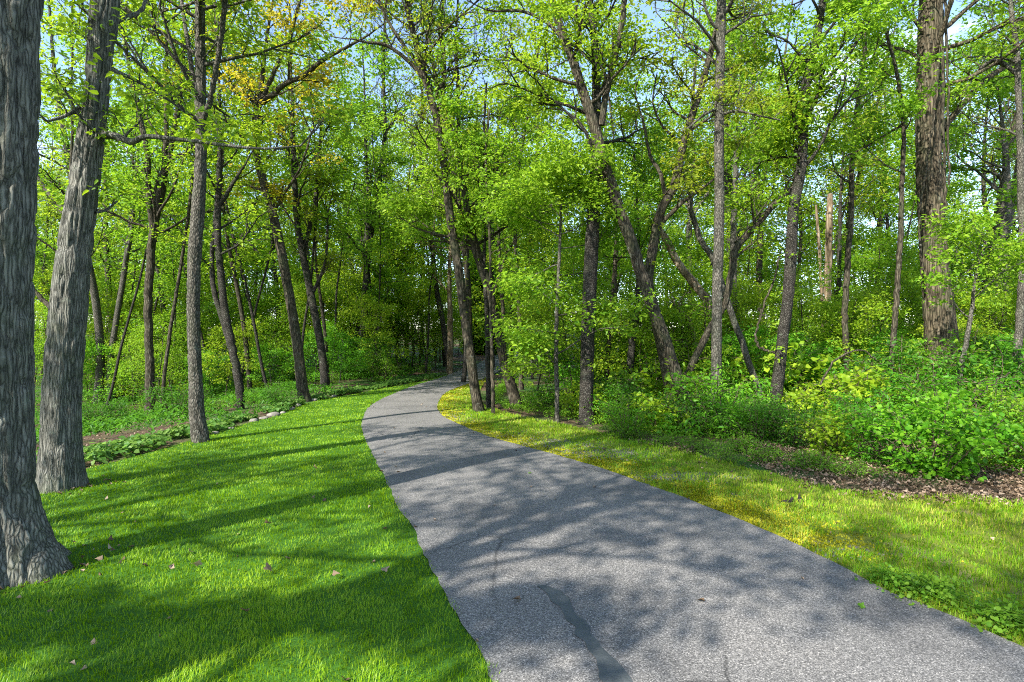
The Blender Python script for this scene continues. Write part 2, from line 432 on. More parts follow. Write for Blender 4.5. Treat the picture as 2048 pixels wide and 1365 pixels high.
# sealed crack in the asphalt
sl = [hit(*p) for p in ((1074, 1184), (1100, 1205), (1125, 1235), (1147, 1268), (1166, 1300), (1185, 1335), (1200, 1365), (1225, 1420))]
sr = [hit(*p) for p in ((1092, 1184), (1128, 1200), (1150, 1230), (1172, 1262), (1200, 1296), (1228, 1330), (1256, 1365), (1290, 1420))]
sA, sB = resample(catmull(sl, 8), 70), resample(catmull(sr, 8), 70)
fade = smooth((np.arange(70) - 3) / 10.0)
wob = fade * (noise3(np.stack([np.arange(70) * .22, np.zeros(70), np.zeros(70)], 1), 4) - .5) * .05
sA[:, 0] += wob; sB[:, 0] += fade * (noise3(np.stack([np.arange(70) * .25, np.ones(70) * 7, np.zeros(70)], 1), 4) - .5) * .05
SP = ribbon(sA, sB, 5, 0)
def path_z(P):
    q = PP.reshape(-1, 3)
    out = np.zeros(P.shape[:2])
    for i in range(P.shape[0]):
        for j in range(P.shape[1]):
            k = np.argsort(((q[:, :2] - P[i, j, :2]) ** 2).sum(1))[:4]
            out[i, j] = q[k, 2].max()
    return out
SP[..., 2] = path_z(SP) + .004
link('asphalt_patch', grid_mesh('asphalt_patch', SP), M['seal'], kind='structure')

# ------------------------------------------------------------------ grass blades
def sample_ribbon(P, dens, r):
    a, b, c, d = P[:-1, :-1], P[1:, :-1], P[1:, 1:], P[:-1, 1:]
    area = .5 * np.linalg.norm(np.cross(c - a, d - b), axis=-1)
    cen = (a + b + c + d) / 4
    n = r.poisson(area * dens(cen))
    k = np.repeat(np.arange(n.size), n.ravel())
    u, v = r.rand(len(k), 1), r.rand(len(k), 1)
    f = lambda q: q.reshape(-1, 3)[k]
    return f(a) * (1 - u) * (1 - v) + f(b) * u * (1 - v) + f(c) * u * v + f(d) * (1 - u) * v

def blades(name, pts, h, w, r, lean=.5):
    n = len(pts); q = np.c_[pts[:, :2] * 2.2, np.zeros(n)]
    az = noise3(q, 91) * 9 + noise3(q * 2.7, 92) * 4 + r.randn(n) * .9
    fw = np.stack([np.cos(az), np.sin(az), np.zeros(n)], 1); sd = np.stack([-np.sin(az), np.cos(az), np.zeros(n)], 1)
    up = np.array([0, 0, 1.0]); ln = (r.rand(n) ** 1.3 * lean)[:, None] * 1.6
    b0 = pts - sd * (w / 2)[:, None]; b1 = pts + sd * (w / 2)[:, None]
    m = pts + up * (h * .55)[:, None] + fw * ln * (h * .3)[:, None]
    m0 = m - sd * (w * .4)[:, None]; m1 = m + sd * (w * .4)[:, None]
    t = pts + up * (h * (1 - .25 * ln[:, 0]))[:, None] + fw * ln * h[:, None]
    V = np.stack([b0, b1, m1, m0, t], 1).reshape(-1, 3); b = np.arange(n)[:, None] * 5
    return mesh_from(name, V, [b + np.array([[0, 1, 2, 3]]), b + np.array([[3, 2, 4]])])

def dens_lawn(c):
    y = np.clip(np.hypot(c[..., 0], c[..., 1]), 1, None)
    d = np.interp(y, [0, 2.6, 4, 6, 10, 16, 26, 32], [6500, 6500, 5200, 3200, 1500, 700, 300, 220])
    vis = (c[..., 1] > 1.2) & (np.abs(c[..., 0]) < c[..., 1] * 1.15 + 1.5)
    return np.where(vis, d, 25)
r = RS(11)
g = sample_ribbon(LP, dens_lawn, r)
dist = np.hypot(g[:, 0], g[:, 1])
# thin the blades round the foot of the big tree, where the soil shows
t1c = np.array([-4.05, 4.62])
bare = noise3(np.stack([g[:, 0] * 2.5, g[:, 1] * 2.5, g[:, 0] * 0], 1), 21)
dd = np.hypot(g[:, 0] - t1c[0] - .35, (g[:, 1] - t1c[1]) * 1.0)
gone = (dd < .60) & (bare + (0.60 - dd) * .9 > .75) & (r.rand(len(g)) < .85)
hn = noise3(np.stack([g[:, 0] * 1.6, g[:, 1] * 1.6, g[:, 0] * 0], 1), 2); hn2 = noise3(np.stack([g[:, 0] * 6, g[:, 1] * 6, g[:, 0] * 0], 1), 3)
hgt = (.022 + .014 * hn + .014 * hn2) * r.uniform(.6, 1.25, len(g))
wid = np.interp(dist, [2, 5, 10, 25], [.0032, .0046, .0085, .018]) * r.uniform(.7, 1.3, len(g))
g[:, :2] += r.randn(len(g), 2) * .022; g[:, 2] -= .003
o = link('grass', blades('grass', g, hgt, wid, r, .75), M['grass'], kind='stuff')

def moss_amt(p):
    """yellow moss grows along the asphalt edge between the bend and the middle of the picture"""
    k = np.linspace(0, len(path_R) - 1, 240).astype(int)
    e = path_R[k]
    dd = np.sqrt(((p[:, None, :2] - e[None, :, :2]) ** 2).sum(-1)).min(1)
    near = np.exp(-(dd / .62) ** 2) * smooth((p[:, 1] - 4.2) / 1.5)
    nn = noise3(np.stack([p[:, 0] * 1.1, p[:, 1] * 1.1, p[:, 0] * 0], 1), 31)
    return near * np.clip(nn * 2.2 - .15, 0, 1.2), dd
r = RS(12)
g = sample_ribbon(VP, lambda c: dens_lawn(c) * .85, r)
ma, dd = moss_amt(g)
bare = noise3(np.stack([g[:, 0] * 1.3, g[:, 1] * 1.3, g[:, 0] * 0], 1), 41)
bare2 = noise3(np.stack([g[:, 0] * 4, g[:, 1] * 4, g[:, 0] * 0], 1), 42)
drop = (r.rand(len(g)) < ma * .9) | (bare + .35 * bare2 + .25 * np.exp(-dd / .5) > 1.17)
g = g[~drop]; dist = np.hypot(g[:, 0], g[:, 1])
hn = noise3(np.stack([g[:, 0] * 1.3, g[:, 1] * 1.3, g[:, 0] * 0], 1), 5); hn2 = noise3(np.stack([g[:, 0] * 5, g[:, 1] * 5, g[:, 0] * 0], 1), 6)
hgt = (.025 + .05 * hn * hn2 + .03 * hn2) * r.uniform(.5, 1.4, len(g))
wid = np.interp(dist, [2, 5, 10, 25], [.0032, .0046, .009, .019]) * r.uniform(.7, 1.3, len(g))
link('verge_grass', blades('verge_grass', g, hgt, wid, r, .9), M['verge_grass'], kind='stuff')

# moss: tiny tufts in low cushions
r = RS(13)
g = sample_ribbon(VP, lambda c: dens_lawn(c) * 1.9, r)
ma, dd = moss_amt(g)
g = g[r.rand(len(g)) < ma * 1.0]
dist = np.hypot(g[:, 0], g[:, 1])
link('moss', blades('moss', g, r.uniform(.010, .026, len(g)), np.interp(dist, [2, 10, 25], [.010, .020, .032]) * r.uniform(.7, 1.3, len(g)), r, 1.0), M['moss'], kind='stuff')

# gravel that has worked out of the asphalt edge
def pebbles(name, pts, size, r, mat):
    T = np.array([[1, 0, 0], [-.5, .87, 0], [-.5, -.87, 0], [0, 0, .75], [.35, .3, .55]])
    n = len(pts); az = r.rand(n) * 6.28; c, s = np.cos(az), np.sin(az)
    t = T[None] * r.uniform(.7, 1.3, (n, 5, 1))
    x = t[..., 0] * c[:, None] - t[..., 1] * s[:, None]; y = t[..., 0] * s[:, None] + t[..., 1] * c[:, None]
    V = pts[:, None] + size[:, None, None] * np.stack([x, y, t[..., 2] - .1], -1)
    b = np.arange(n)[:, None] * 5
    Fc = np.concatenate([b + np.array([[a]]) for a in ([0, 1, 4], [1, 3, 4], [1, 2, 3], [2, 0, 3], [0, 4, 3])], 0).reshape(-1, 3)
    return link(name, mesh_from(name, V.reshape(-1, 3), [Fc]), mat, kind='stuff')
r = RS(14); gp = []
for (x, y, n, sx, sy) in ((1375, 955, 1500, .34, .12), (1215, 908, 1500, .5, .22), (1110, 890, 900, .5, .3), (905, 838, 700, .3, .7), (1010, 872, 500, .6, .4), (1650, 1110, 80, .3, .1)):
    c = hit(x, y); q = np.stack([c[0] + r.randn(n) * sx, c[1] + r.randn(n) * sy], 1)
    gp.append(q)
gp = np.concatenate(gp)
_, dd = moss_amt(np.c_[gp, np.zeros(len(gp))])
from_right = np.array([path_R[np.argmin(abs(path_R[:, 1] - q[1])), 0] for q in gp])
gp = gp[gp[:, 0] > from_right + .02]
gp = np.c_[gp, G(gp[:, 0], gp[:, 1]) + .006]
pebbles('gravel', gp, r.uniform(.008, .022, len(gp)), r, M['gravel'])

# dry leaves on the woodland edge and over the forest floor
r = RS(15)
def strip_pts(A, B, n, r, pw=1.0):
    i = r.randint(0, len(A), n); t = r.rand(n, 1) ** pw
    p = A[i] * (1 - t) + B[i] * t
    p[:, :2] += r.randn(n, 2) * .12
    return p
lit_far = edge([(2900, 900), (2048, 890), (1850, 885), (1700, 872), (1560, 862), (1450, 850), (1350, 842), (1250, 832), (1150, 822), (1060, 812)], n=200)
lit_near = edge([(2900, 1064), (2048, 1012), (1850, 1003), (1700, 990), (1560, 960), (1450, 930), (1350, 900), (1250, 878), (1150, 856), (1060, 840)], n=200)
pts = strip_pts(lit_near, lit_far, 30000, r, 1.1)
pts = pts[(pts[:, 0] > 2.2) & (noise3(np.stack([pts[:, 0] * .8, pts[:, 1] * .8, pts[:, 0] * 0], 1), 8) * .7 + smooth((pts[:, 0] - 2) / 4) * .65 > .5)]
p2 = np.stack([r.uniform(-30, -7.4, 9000), r.uniform(6, 26, 9000), np.zeros(9000)], 1)
p2 = p2[noise3(np.stack([p2[:, 0] * .35, p2[:, 1] * .35, p2[:, 0] * 0], 1), 9) > .5]
p3 = np.stack([r.uniform(3.5, 24, 5000), r.uniform(8, 20, 5000), np.zeros(5000)], 1); p3 = p3[p3[:, 1] > 8.4]
p6 = np.concatenate([np.stack([-4.05 + r.randn(110) * .45, 4.62 + r.randn(110) * .4, np.zeros(110)], 1), np.stack([-5.85 + r.randn(70) * .4, 7.3 + r.randn(70) * .35, np.zeros(70)], 1), np.stack([r.uniform(-5, 0, 60), r.uniform(2.5, 9, 60), np.zeros(60)], 1)]); p6 = p6[p6[:, 0] < np.interp(p6[:, 1], path_L[:, 1], path_L[:, 0]) - .1]; p6[:, 2] = .022
p5 = strip_pts(vB, vA, 900, r, 1.6); p5[:, 0] += .25
p4 = PP[:, [0, 1, 2, 4, 7, 10, 11, 12, 13]].reshape(-1, 3); p4 = p4[r.randint(0, len(p4), 260)]; p4 = p4[p4[:, 1] > 2]
pts = np.concatenate([pts, p2, p3, p5, p6])
pts[:, 2] = G(pts[:, 0], pts[:, 1]) + (noise3(np.stack([pts[:, 0] * .9, pts[:, 1] * .9, pts[:, 0] * 0], -1), 3) - .5) * .16 * smooth((np.maximum(-7.2 - pts[:, 0], pts[:, 0] - 9.5)) / 2.0) + r.uniform(0, .035, len(pts)) + np.r_[np.zeros(len(pts) - len(p6)), np.full(len(p6), .012)]
nr = r.randn(len(pts), 3) * .45; nr[:, 2] += 1
pts = np.vstack([pts, p4 + [0, 0, .012]]); nr = np.vstack([nr, np.tile([[.2, .1, 1.]], (len(p4), 1)) + r.randn(len(p4), 3) * .2])
lm = leaf_mesh('leaf_litter', pts, nr, r.randn(len(pts), 3), r.uniform(.020, .062, len(pts)), LEAF_LOBED * np.array([1, 1, 2.2]))
link('leaf_litter', lm, M['dry_leaf'], kind='stuff')
bpy.context.view_layer.update()

# ------------------------------------------------------------------ trees
def unit(v): return v / (np.linalg.norm(v) + 1e-9)

def grow(mb, sp, o, d, L, R, lvl, r, P):
    k = 7 if lvl == 0 else (5 if lvl == 1 else 4)
    pts = [o]; dv = unit(d); st = L / (k - 1)
    for i in range(k - 1):
        dv = unit(dv + r.randn(3) * P['wander'] + np.array([0, 0, P['lift'] * (1 if lvl == 0 else .4)]))
        pts.append(pts[-1] + dv * st)
    pts = np.array(pts)
    tube(mb, pts, np.linspace(R, max(R * .3, .004), k), (7, 4, 3)[min(lvl, 2)], cap=False)
    if lvl < P['levels']:
        n = P['n'][lvl]
        for c in range(n):
            t = .28 + .72 * (c + r.rand()) / n
            f = t * (k - 1); i = min(int(f), k - 2)
            p = pts[i] * (1 - (f - i)) + pts[i + 1] * (f - i)
            base = unit(pts[i + 1] - pts[i])
            q = unit(np.cross(base, r.randn(3)))
            q[2] *= .55
            dd = unit(base * .75 + q * r.uniform(.6, 1.0) + np.array([0, 0, .10]))
            grow(mb, sp, p, dd, L * r.uniform(.34, .55) * (1.1 - .35 * t), R * .45, lvl + 1, r, P)
    if lvl >= P['levels'] and r.rand() < P['leafy']:
        for t in P['at']:
            f = t * (k - 1); i = min(int(f), k - 2)
            p = pts[i] * (1 - (f - i)) + pts[i + 1] * (f - i)
            dd = unit(pts[-1] - pts[0]) + r.randn(3) * .35; dd[2] *= .5; dd[2] -= .08
            sp.append([*p, *dd, P['sl'] * r.uniform(.7, 1.3), P['sw'] * r.uniform(.7, 1.3), P['nl'] * r.uniform(.6, 1.4), P['size']])

def params(**k):
    P = dict(wander=.16, lift=.05, levels=2, n=(5, 3), leafy=1.0, at=(.45, 1.0), sl=.62, sw=.42, nl=13, size=.10)
    P.update(k); return P

GROUP_LABELS = {}
REF = []      # (pixel x, depth, short name) of the trunks that anchor the labels of the smaller trees

def tree(name, label, poly, d, bark, leaf, P, ht=17.0, c0=4.0, nb=14, blen=3.2, limbs=(), seed=1, sides=None, barkd=0.0, flare=None, tmpl=LEAF_OVATE,
         ref=None, group=None, epic=0, elev=(10, 55), cat='tree', crown=True, top_r=.03, dlean=0.0):
    r = RS(seed)
    poly = np.array(poly, float)
    if d is None: d = hit(poly[0, 0], poly[0, 1])[1]
    n = len(poly)
    dep = d + dlean * np.linspace(0, 1, n)
    W = np.array([px(x, y, dd) for (x, y, w), dd in zip(poly, dep)])
    R = poly[:, 2] / 2 / F * dep / np.sqrt(1 + ((poly[:, 0] - 1024) / F) ** 2)
    P = dict(P); P['size'] *= .94; P['nl'] *= 1.35; P['leafy'] *= .64; P['sl'] *= .86; P['sw'] *= .84
    gz = float(G(W[0, 0], W[0, 1]))
    if W[0, 2] > gz + .05:                                # the foot is hidden in the photograph: carry the trunk on down to the ground
        dv = (W[0] - W[1]) / max(W[1, 2] - W[0, 2], .2)
        b = W[0] + dv * (W[0, 2] - gz); b[2] = gz
        W = np.vstack([b, W]); R = np.concatenate([[R[0] * 1.08], R])
    else: W[0, 2] = gz
    root = W[0].copy()
    if W[-1, 2] < ht:                                     # and on up above the frame
        up = unit(unit(W[-1] - W[-2]) * .7 + np.array([0, 0, .5])); h0 = W[-1, 2]; m = 5
        for q in range(1, m + 1):
            up = unit(up + r.randn(3) * .05 + np.array([0, 0, .06]))
            W = np.vstack([W, W[-1] + up * (ht - h0) / m]); R = np.append(R, max(R[-1] * .72, top_r))
    C = catmull(np.c_[W, R], 8)
    full_C = C
    if barkd:
        low = C[C[:, 2] < 12.5]
        L = np.linalg.norm(np.diff(low[:, :3], axis=0), axis=1).sum()
        hi = C[C[:, 2] >= 12.5]
        C = np.vstack([resample(low, int(L / .045)), hi]) if len(hi) else resample(low, int(L / .045))
    else:
        wob = r.randn(len(C), 2) * (C[:, 3:4] * .10); wob[0] = 0
        C = C.copy(); C[:, :2] += wob
    e = empty(name, tuple(root), label, cat, group)
    mb = MB()
    sd = sides or (18 if R[0] > .10 else 9)
    Pt = C[:, :3] - root; Pt[0, 2] -= .25
    tube(mb, Pt, C[:, 3], sd, bark=barkd, flare=flare, seed=seed)
    extra = []
    for lm in limbs:
        lp = np.array(lm['p'], float); ld = d + dlean * .5 + lm.get('dd', 0.0) * np.linspace(0, 1, len(lp)); 
        lw = np.array([px(x, y, q) for (x, y, w), q in zip(lp, ld)]); lr = lp[:, 2] / 2 / F * ld
        if lm.get('ext', 0):
            up = unit(unit(lw[-1] - lw[-2]) + r.randn(3) * .1)
            for q in range(3):
                up = unit(up + r.randn(3) * .12 + np.array([0, 0, .1]))
                lw = np.vstack([lw, lw[-1] + up * lm['ext'] / 3]); lr = np.append(lr, max(lr[-1] * .65, .012))
        lc = catmull(np.c_[lw, lr], 6)
        lc[:, :2] += r.randn(len(lc), 2) * lc[:, 3:4] * .12
        lb = MB(); tube(lb, lc[:, :3] - root, lc[:, 3], 10 if lr[0] > .06 else 7)
        link('limb', lb.mesh('limb'), M[lm.get('bark', bark)], e)
        extra.append((lc, lm.get('nb', 5), lm.get('bl', blen * .6)))
    sp = []; tw = mb
    def shoots(Cv, count, L, lo, hi):
        if hi <= lo: hi = lo + 3
        zz = Cv[:, 2]; ok = np.nonzero((zz >= lo) & (zz <= hi))[0]
        if len(ok) < 2: return
        ga = r.rand() * 6.28
        for q in range(count):
            t = (q + r.rand()) / count
            i = ok[min(int(t * len(ok)), len(ok) - 1)]
            az = ga + q * 2.4 + r.randn() * .4; el = math.radians(r.uniform(*elev))
            dv = np.array([math.cos(az) * math.cos(el), math.sin(az) * math.cos(el), math.sin(el)])
            grow(tw, sp, Cv[i, :3] - root, dv, L * r.uniform(.6, 1.15) * (1 - .45 * t), max(min(Cv[i, 3] * .42, .07), .012), 0, r, P)
    if crown:
        shoots(full_C, nb, blen, c0, min(ht, 1.9 + .60 * d + 1.6))
        for lc, nn, bl in extra: shoots(lc, nn, bl, -99, 99)
        for q in range(epic):                             # leafy shoots straight from the bark
            i = r.randint(len(full_C)); p = full_C[i, :3] - root
            if full_C[i, 2] < 1.2 or full_C[i, 2] > 11: continue
            az = r.rand() * 6.28
            dd = np.array([math.cos(az), math.sin(az), .1])
            sp.append([*(p + dd * full_C[i, 3]), *dd, .4, .3, P['nl'], P['size']])
    link('trunk', mb.mesh('trunk'), M[bark], e)
    if sp: link('crown', sprays_to_leaves('crown', sp, r, tmpl), M[leaf], e)
    if ref: REF.append((float(np.interp(640, poly[::-1, 1], poly[::-1, 0])), d, ref))
    return e

# --- the lawn side
tree('oak_tree', 'massive grey furrowed trunk cut by the photo edge, flaring onto the lawn', [(12, 1150, 192), (-2, 1000, 160), (-6, 800, 152), (-6, 600, 152), (-4, 400, 158), (2, 200, 162), (8, 0, 162)],
     4.62, 'bark_grey', 'leaf_green', params(size=.12, nl=9, leafy=.6), ht=17, c0=8.5, nb=14, blen=3.8, seed=3, sides=150, barkd=.030, flare=(.95, .34, 5), ref='massive lawn trunk')
tree('oak_tree', 'tall grey ridged trunk leaning right with a long bare side branch, second along the lawn', [(122, 978, 92), (122, 900, 84), (124, 800, 82), (130, 700, 81), (139, 600, 78), (150, 500, 72), (164, 400, 66), (178, 300, 58), (192, 200, 52), (201, 100, 54), (211, 0, 58)],
     7.35, 'bark_grey', 'leaf_lime', params(size=.085, nl=7, leafy=.45, sl=.45, sw=.3), ht=18, c0=7.2, nb=12, blen=3.4, seed=5, sides=110, barkd=.022, flare=(.50, .28, 4), ref='second lawn trunk',
     limbs=[dict(p=[(196, 268, 17), (232, 272, 14), (262, 284, 12), (292, 273, 10), (360, 279, 8), (440, 289, 7), (520, 297, 5), (600, 292, 3)], dd=-.6, nb=7, bl=.9),
            dict(p=[(208, 50, 13), (240, 40, 11), (280, 22, 8), (296, -10, 6)], dd=.5, nb=3, bl=1.4, ext=1.2),
            dict(p=[(205, 132, 9), (270, 160, 7), (330, 195, 5), (370, 225, 3)], dd=.8, nb=4, bl=.9),
            dict(p=[(160, 215, 9), (130, 232, 7), (95, 243, 5)], dd=-.4, nb=4, bl=.7),
            dict(p=[(190, 425, 6), (212, 420, 5), (235, 402, 3)], dd=.3, nb=2, bl=.5)])
tree('ash_tree', 'straight speckled grey-brown trunk standing alone at the lawn edge with dark foot', [(402, 884, 37), (394, 830, 33), (391, 760, 29), (388, 680, 27), (387, 600, 27), (389, 520, 28), (396, 420, 28), (402, 300, 24), (401, 150, 22), (400, 0, 20)],
     None, 'bark_ash', 'leaf_lime', params(size=.10), ht=17, c0=6.0, nb=16, blen=3.0, seed=8, sides=40, barkd=.012, flare=(.25, .2, 3), ref='speckled lawn trunk',
     limbs=[dict(p=[(400, 240, 12), (385, 150, 10), (372, 60, 8), (362, 0, 7)], dd=1, nb=4, bl=1.6, ext=2), dict(p=[(402, 260, 12), (425, 180, 11), (440, 90, 10), (452, 0, 9)], dd=-.8, nb=4, bl=1.6, ext=2)])
tree('maple_tree', 'brown trunk forking below a pale leaning upper stem, between two lawn trunks', [(299, 842, 23), (300, 760, 20), (298, 680, 18), (296, 600, 18), (303, 500, 18), (312, 430, 17)],
     None, 'bark_brown', 'leaf_green', params(size=.10, nl=14), ht=15, c0=4.5, nb=18, blen=3.0, seed=11, flare=(.3, .2, 3), ref='pale forked trunk',
     limbs=[dict(p=[(312, 430, 15), (325, 370, 14), (337, 310, 13), (352, 240, 11), (366, 150, 8)], dd=1.5, nb=6, bl=2, ext=3), dict(p=[(306, 470, 12), (297, 380, 11), (292, 290, 10), (262, 150, 8), (245, 60, 6)], dd=-.8, nb=6, bl=1.8, ext=2)])
tree('maple_tree', 'slim dark trunk in the shade, first left of the pale forked trunk', [(228, 780, 16), (226, 700, 14), (220, 620, 13), (214, 520, 12), (211, 430, 11), (215, 300, 10)], None, 'bark_brown', 'leaf_green', params(size=.13, nl=13), ht=14, c0=4, nb=16, blen=2.8, seed=12, ref='slim shaded trunk')
tree('maple_tree', 'thin leaning stem close beside the pale forked trunk, on its driveway side', [(322, 832, 9), (330, 740, 8), (344, 640, 8), (362, 530, 7), (378, 420, 7), (388, 320, 6)], 18.5, 'bark_brown', 'leaf_lime', params(size=.11), ht=11, c0=5, nb=12, blen=2.2, seed=13)
tree('maple_tree', 'short dark trunk peeping out behind the second lawn trunk', [(100, 720, 16), (104, 640, 15), (112, 570, 14), (122, 520, 13), (130, 440, 12)], 19, 'bark_brown', 'leaf_lime', params(size=.12), ht=13, c0=4, nb=16, blen=3.0, seed=14,
     limbs=[dict(p=[(108, 620, 10), (88, 602, 9), (72, 585, 8)], nb=3, bl=1.2, ext=1.5)])
tree('cherry_tree', 'dark twin-stemmed trunk with a wavy thinner second stem, left of the driveway', [(482, 818, 19), (474, 740, 17), (463, 690, 16), (450, 620, 16), (441, 540, 15), (435, 460, 14), (437, 380, 13), (440, 300, 11)],
     None, 'bark_black', 'leaf_lime', params(size=.11, nl=10), ht=13, c0=4.2, nb=14, blen=2.6, seed=16, ref='twin stem trunk',
     limbs=[dict(p=[(468, 720, 10), (445, 640, 10), (428, 580, 10), (424, 520, 9), (430, 450, 9), (436, 390, 8)], dd=.5, nb=4, bl=1.5, ext=2), dict(p=[(441, 410, 9), (458, 380, 8), (476, 350, 6)], nb=4, bl=1.2, ext=1)])
tree('oak_tree', 'dark curved trunk leaning left, golden young leaves in its crown', [(610, 802, 27), (604, 770, 23), (596, 700, 21), (587, 640, 20), (575, 570, 20), (562, 500, 19), (545, 425, 18), (526, 360, 17), (512, 300, 15), (514, 240, 13), (520, 190, 11)],
     None, 'bark_brown', 'leaf_gold', params(size=.12, nl=10, leafy=.9), ht=16, c0=6.0, nb=18, blen=3.4, seed=18, flare=(.25, .2, 3), ref='golden leaning trunk', barkd=.012, sides=30,
     limbs=[dict(p=[(522, 205, 12), (545, 190, 11), (570, 168, 10), (610, 150, 9), (645, 120, 8), (690, 96, 6)], dd=-1, nb=7, bl=1.8, ext=2), dict(p=[(525, 195, 9), (555, 130, 8), (580, 70, 7), (600, 0, 6)], dd=.5, nb=6, bl=1.8, ext=2),
            dict(p=[(545, 430, 6), (560, 400, 5), (566, 372, 4)], nb=2, bl=.6)])
tree('oak_tree', 'dark trunk with a small side fork, right of the golden leaning trunk', [(650, 778, 19), (647, 730, 17), (638, 670, 16), (628, 620, 16), (616, 560, 15), (606, 510, 14), (594, 440, 13), (589, 360, 12), (586, 280, 10)],
     None, 'bark_black', 'leaf_olive', params(size=.12, nl=9, leafy=.85), ht=17, c0=5.5, nb=18, blen=3.2, seed=19, ref='forked dark trunk', barkd=.01, sides=24,
     limbs=[dict(p=[(622, 590, 8), (638, 560, 7), (651, 520, 6), (655, 450, 5)], nb=5, bl=1.4, ext=1.5), dict(p=[(606, 510, 9), (625, 430, 8), (636, 350, 7), (640, 280, 6)], dd=.8, nb=6, bl=1.8, ext=2)])
tree('maple_tree', 'straight dark trunk amid bright shrubs, between forked dark trunk and driveway bend', [(722, 738, 18), (725, 680, 16), (729, 620, 15), (733, 550, 14), (734, 480, 13)], 29, 'bark_black', 'leaf_green', params(size=.17, nl=13, sl=.8, sw=.6), ht=17, c0=5.5, nb=18, blen=3.4, seed=20, ref='straight dark trunk',
     limbs=[dict(p=[(728, 700, 10), (745, 680, 9), (760, 650, 7), (770, 600, 5)], nb=4, bl=1.5, ext=1)])
# --- the driveway bend
tree('locust_tree', 'front one of two tall trunks leaning left at the driveway bend', [(958, 823, 23), (950, 780, 20), (942, 720, 19), (933, 660, 19), (925, 600, 18), (918, 545, 18), (909, 490, 17), (902, 445, 17), (893, 370, 16), (884, 300, 15), (872, 235, 15), (856, 175, 14), (840, 120, 13), (826, 60, 11), (815, 10, 10)],
     None, 'bark_brown', 'leaf_olive', params(size=.095, nl=7, leafy=.35, wander=.2, n=(6, 4)), ht=15, c0=8.3, nb=22, blen=3.0, seed=22, flare=(.2, .2, 3), barkd=.012, sides=34, ref='bend twin trunks', elev=(20, 70), epic=22,
     limbs=[dict(p=[(872, 240, 10), (885, 190, 10), (888, 120, 9), (880, 60, 8)], dd=.7, nb=7, bl=2.0, ext=2), dict(p=[(850, 160, 9), (815, 120, 8), (770, 90, 7), (735, 85, 5)], dd=-.5, nb=7, bl=1.6, ext=1),
            dict(p=[(846, 140, 8), (800, 80, 7), (770, 30, 6), (755, -10, 5)], dd=-.3, nb=6, bl=1.6, ext=1), dict(p=[(880, 280, 6), (862, 250, 6), (835, 228, 4)], nb=3, bl=1.0)])
tree('locust_tree', 'rear one of two tall trunks leaning left at the driveway bend, thick leaves above', [(1034, 817, 25), (1024, 778, 22), (1008, 722, 20), (998, 670, 20), (985, 617, 20), (975, 570, 19), (964, 535, 19), (951, 495, 18), (942, 460, 16), (932, 400, 14), (922, 340, 12)],
     None, 'bark_brown', 'leaf_green', params(size=.11, nl=15), ht=13, c0=4.3, nb=24, blen=3.2, seed=23, flare=(.2, .2, 3), barkd=.012, sides=34, epic=30,
     limbs=[dict(p=[(948, 490, 8), (925, 480, 7), (880, 470, 6), (850, 462, 4)], nb=6, bl=1.2, ext=.8), dict(p=[(985, 590, 7), (1000, 550, 6), (1012, 510, 5)], nb=4, bl=1.2, ext=1)])
tree('locust_tree', 'thin dark stem rising between the two leaning trunks at the driveway bend', [(977, 818, 10), (976, 740, 10), (974, 660, 9), (972, 600, 8), (968, 540, 7)], None, 'bark_black', 'leaf_green', params(size=.10, nl=12), ht=9, c0=4.2, nb=10, blen=1.8, seed=24)
tree('locust_tree', 'thin mossy stem touching the front leaning trunk at the driveway bend', [(987, 828, 8), (986, 780, 8), (984, 720, 7), (982, 660, 6), (981, 620, 6)], None, 'bark_brown', 'leaf_green', params(size=.10, nl=12), ht=8, c0=4, nb=9, blen=1.6, seed=25)
tree('maple_tree', 'pale short sunlit trunk beside the far driveway, left of the bend trunks', [(899, 748, 13), (900, 715, 12), (901, 680, 12), (900, 640, 11)], 30, 'bark_pale', 'leaf_green', params(size=.16, nl=14, sl=.8, sw=.6), ht=13, c0=4.2, nb=20, blen=3.2, seed=26, ref='pale far trunk')
tree('maple_tree', 'dark trunk far up the driveway where the asphalt narrows', [(1022, 716, 11), (1023, 690, 10), (1024, 660, 10), (1024, 600, 9)], 36, 'bark_black', 'leaf_green', params(size=.18, nl=13, sl=.8, sw=.6), ht=13, c0=4.8, nb=18, blen=3.0, seed=27)
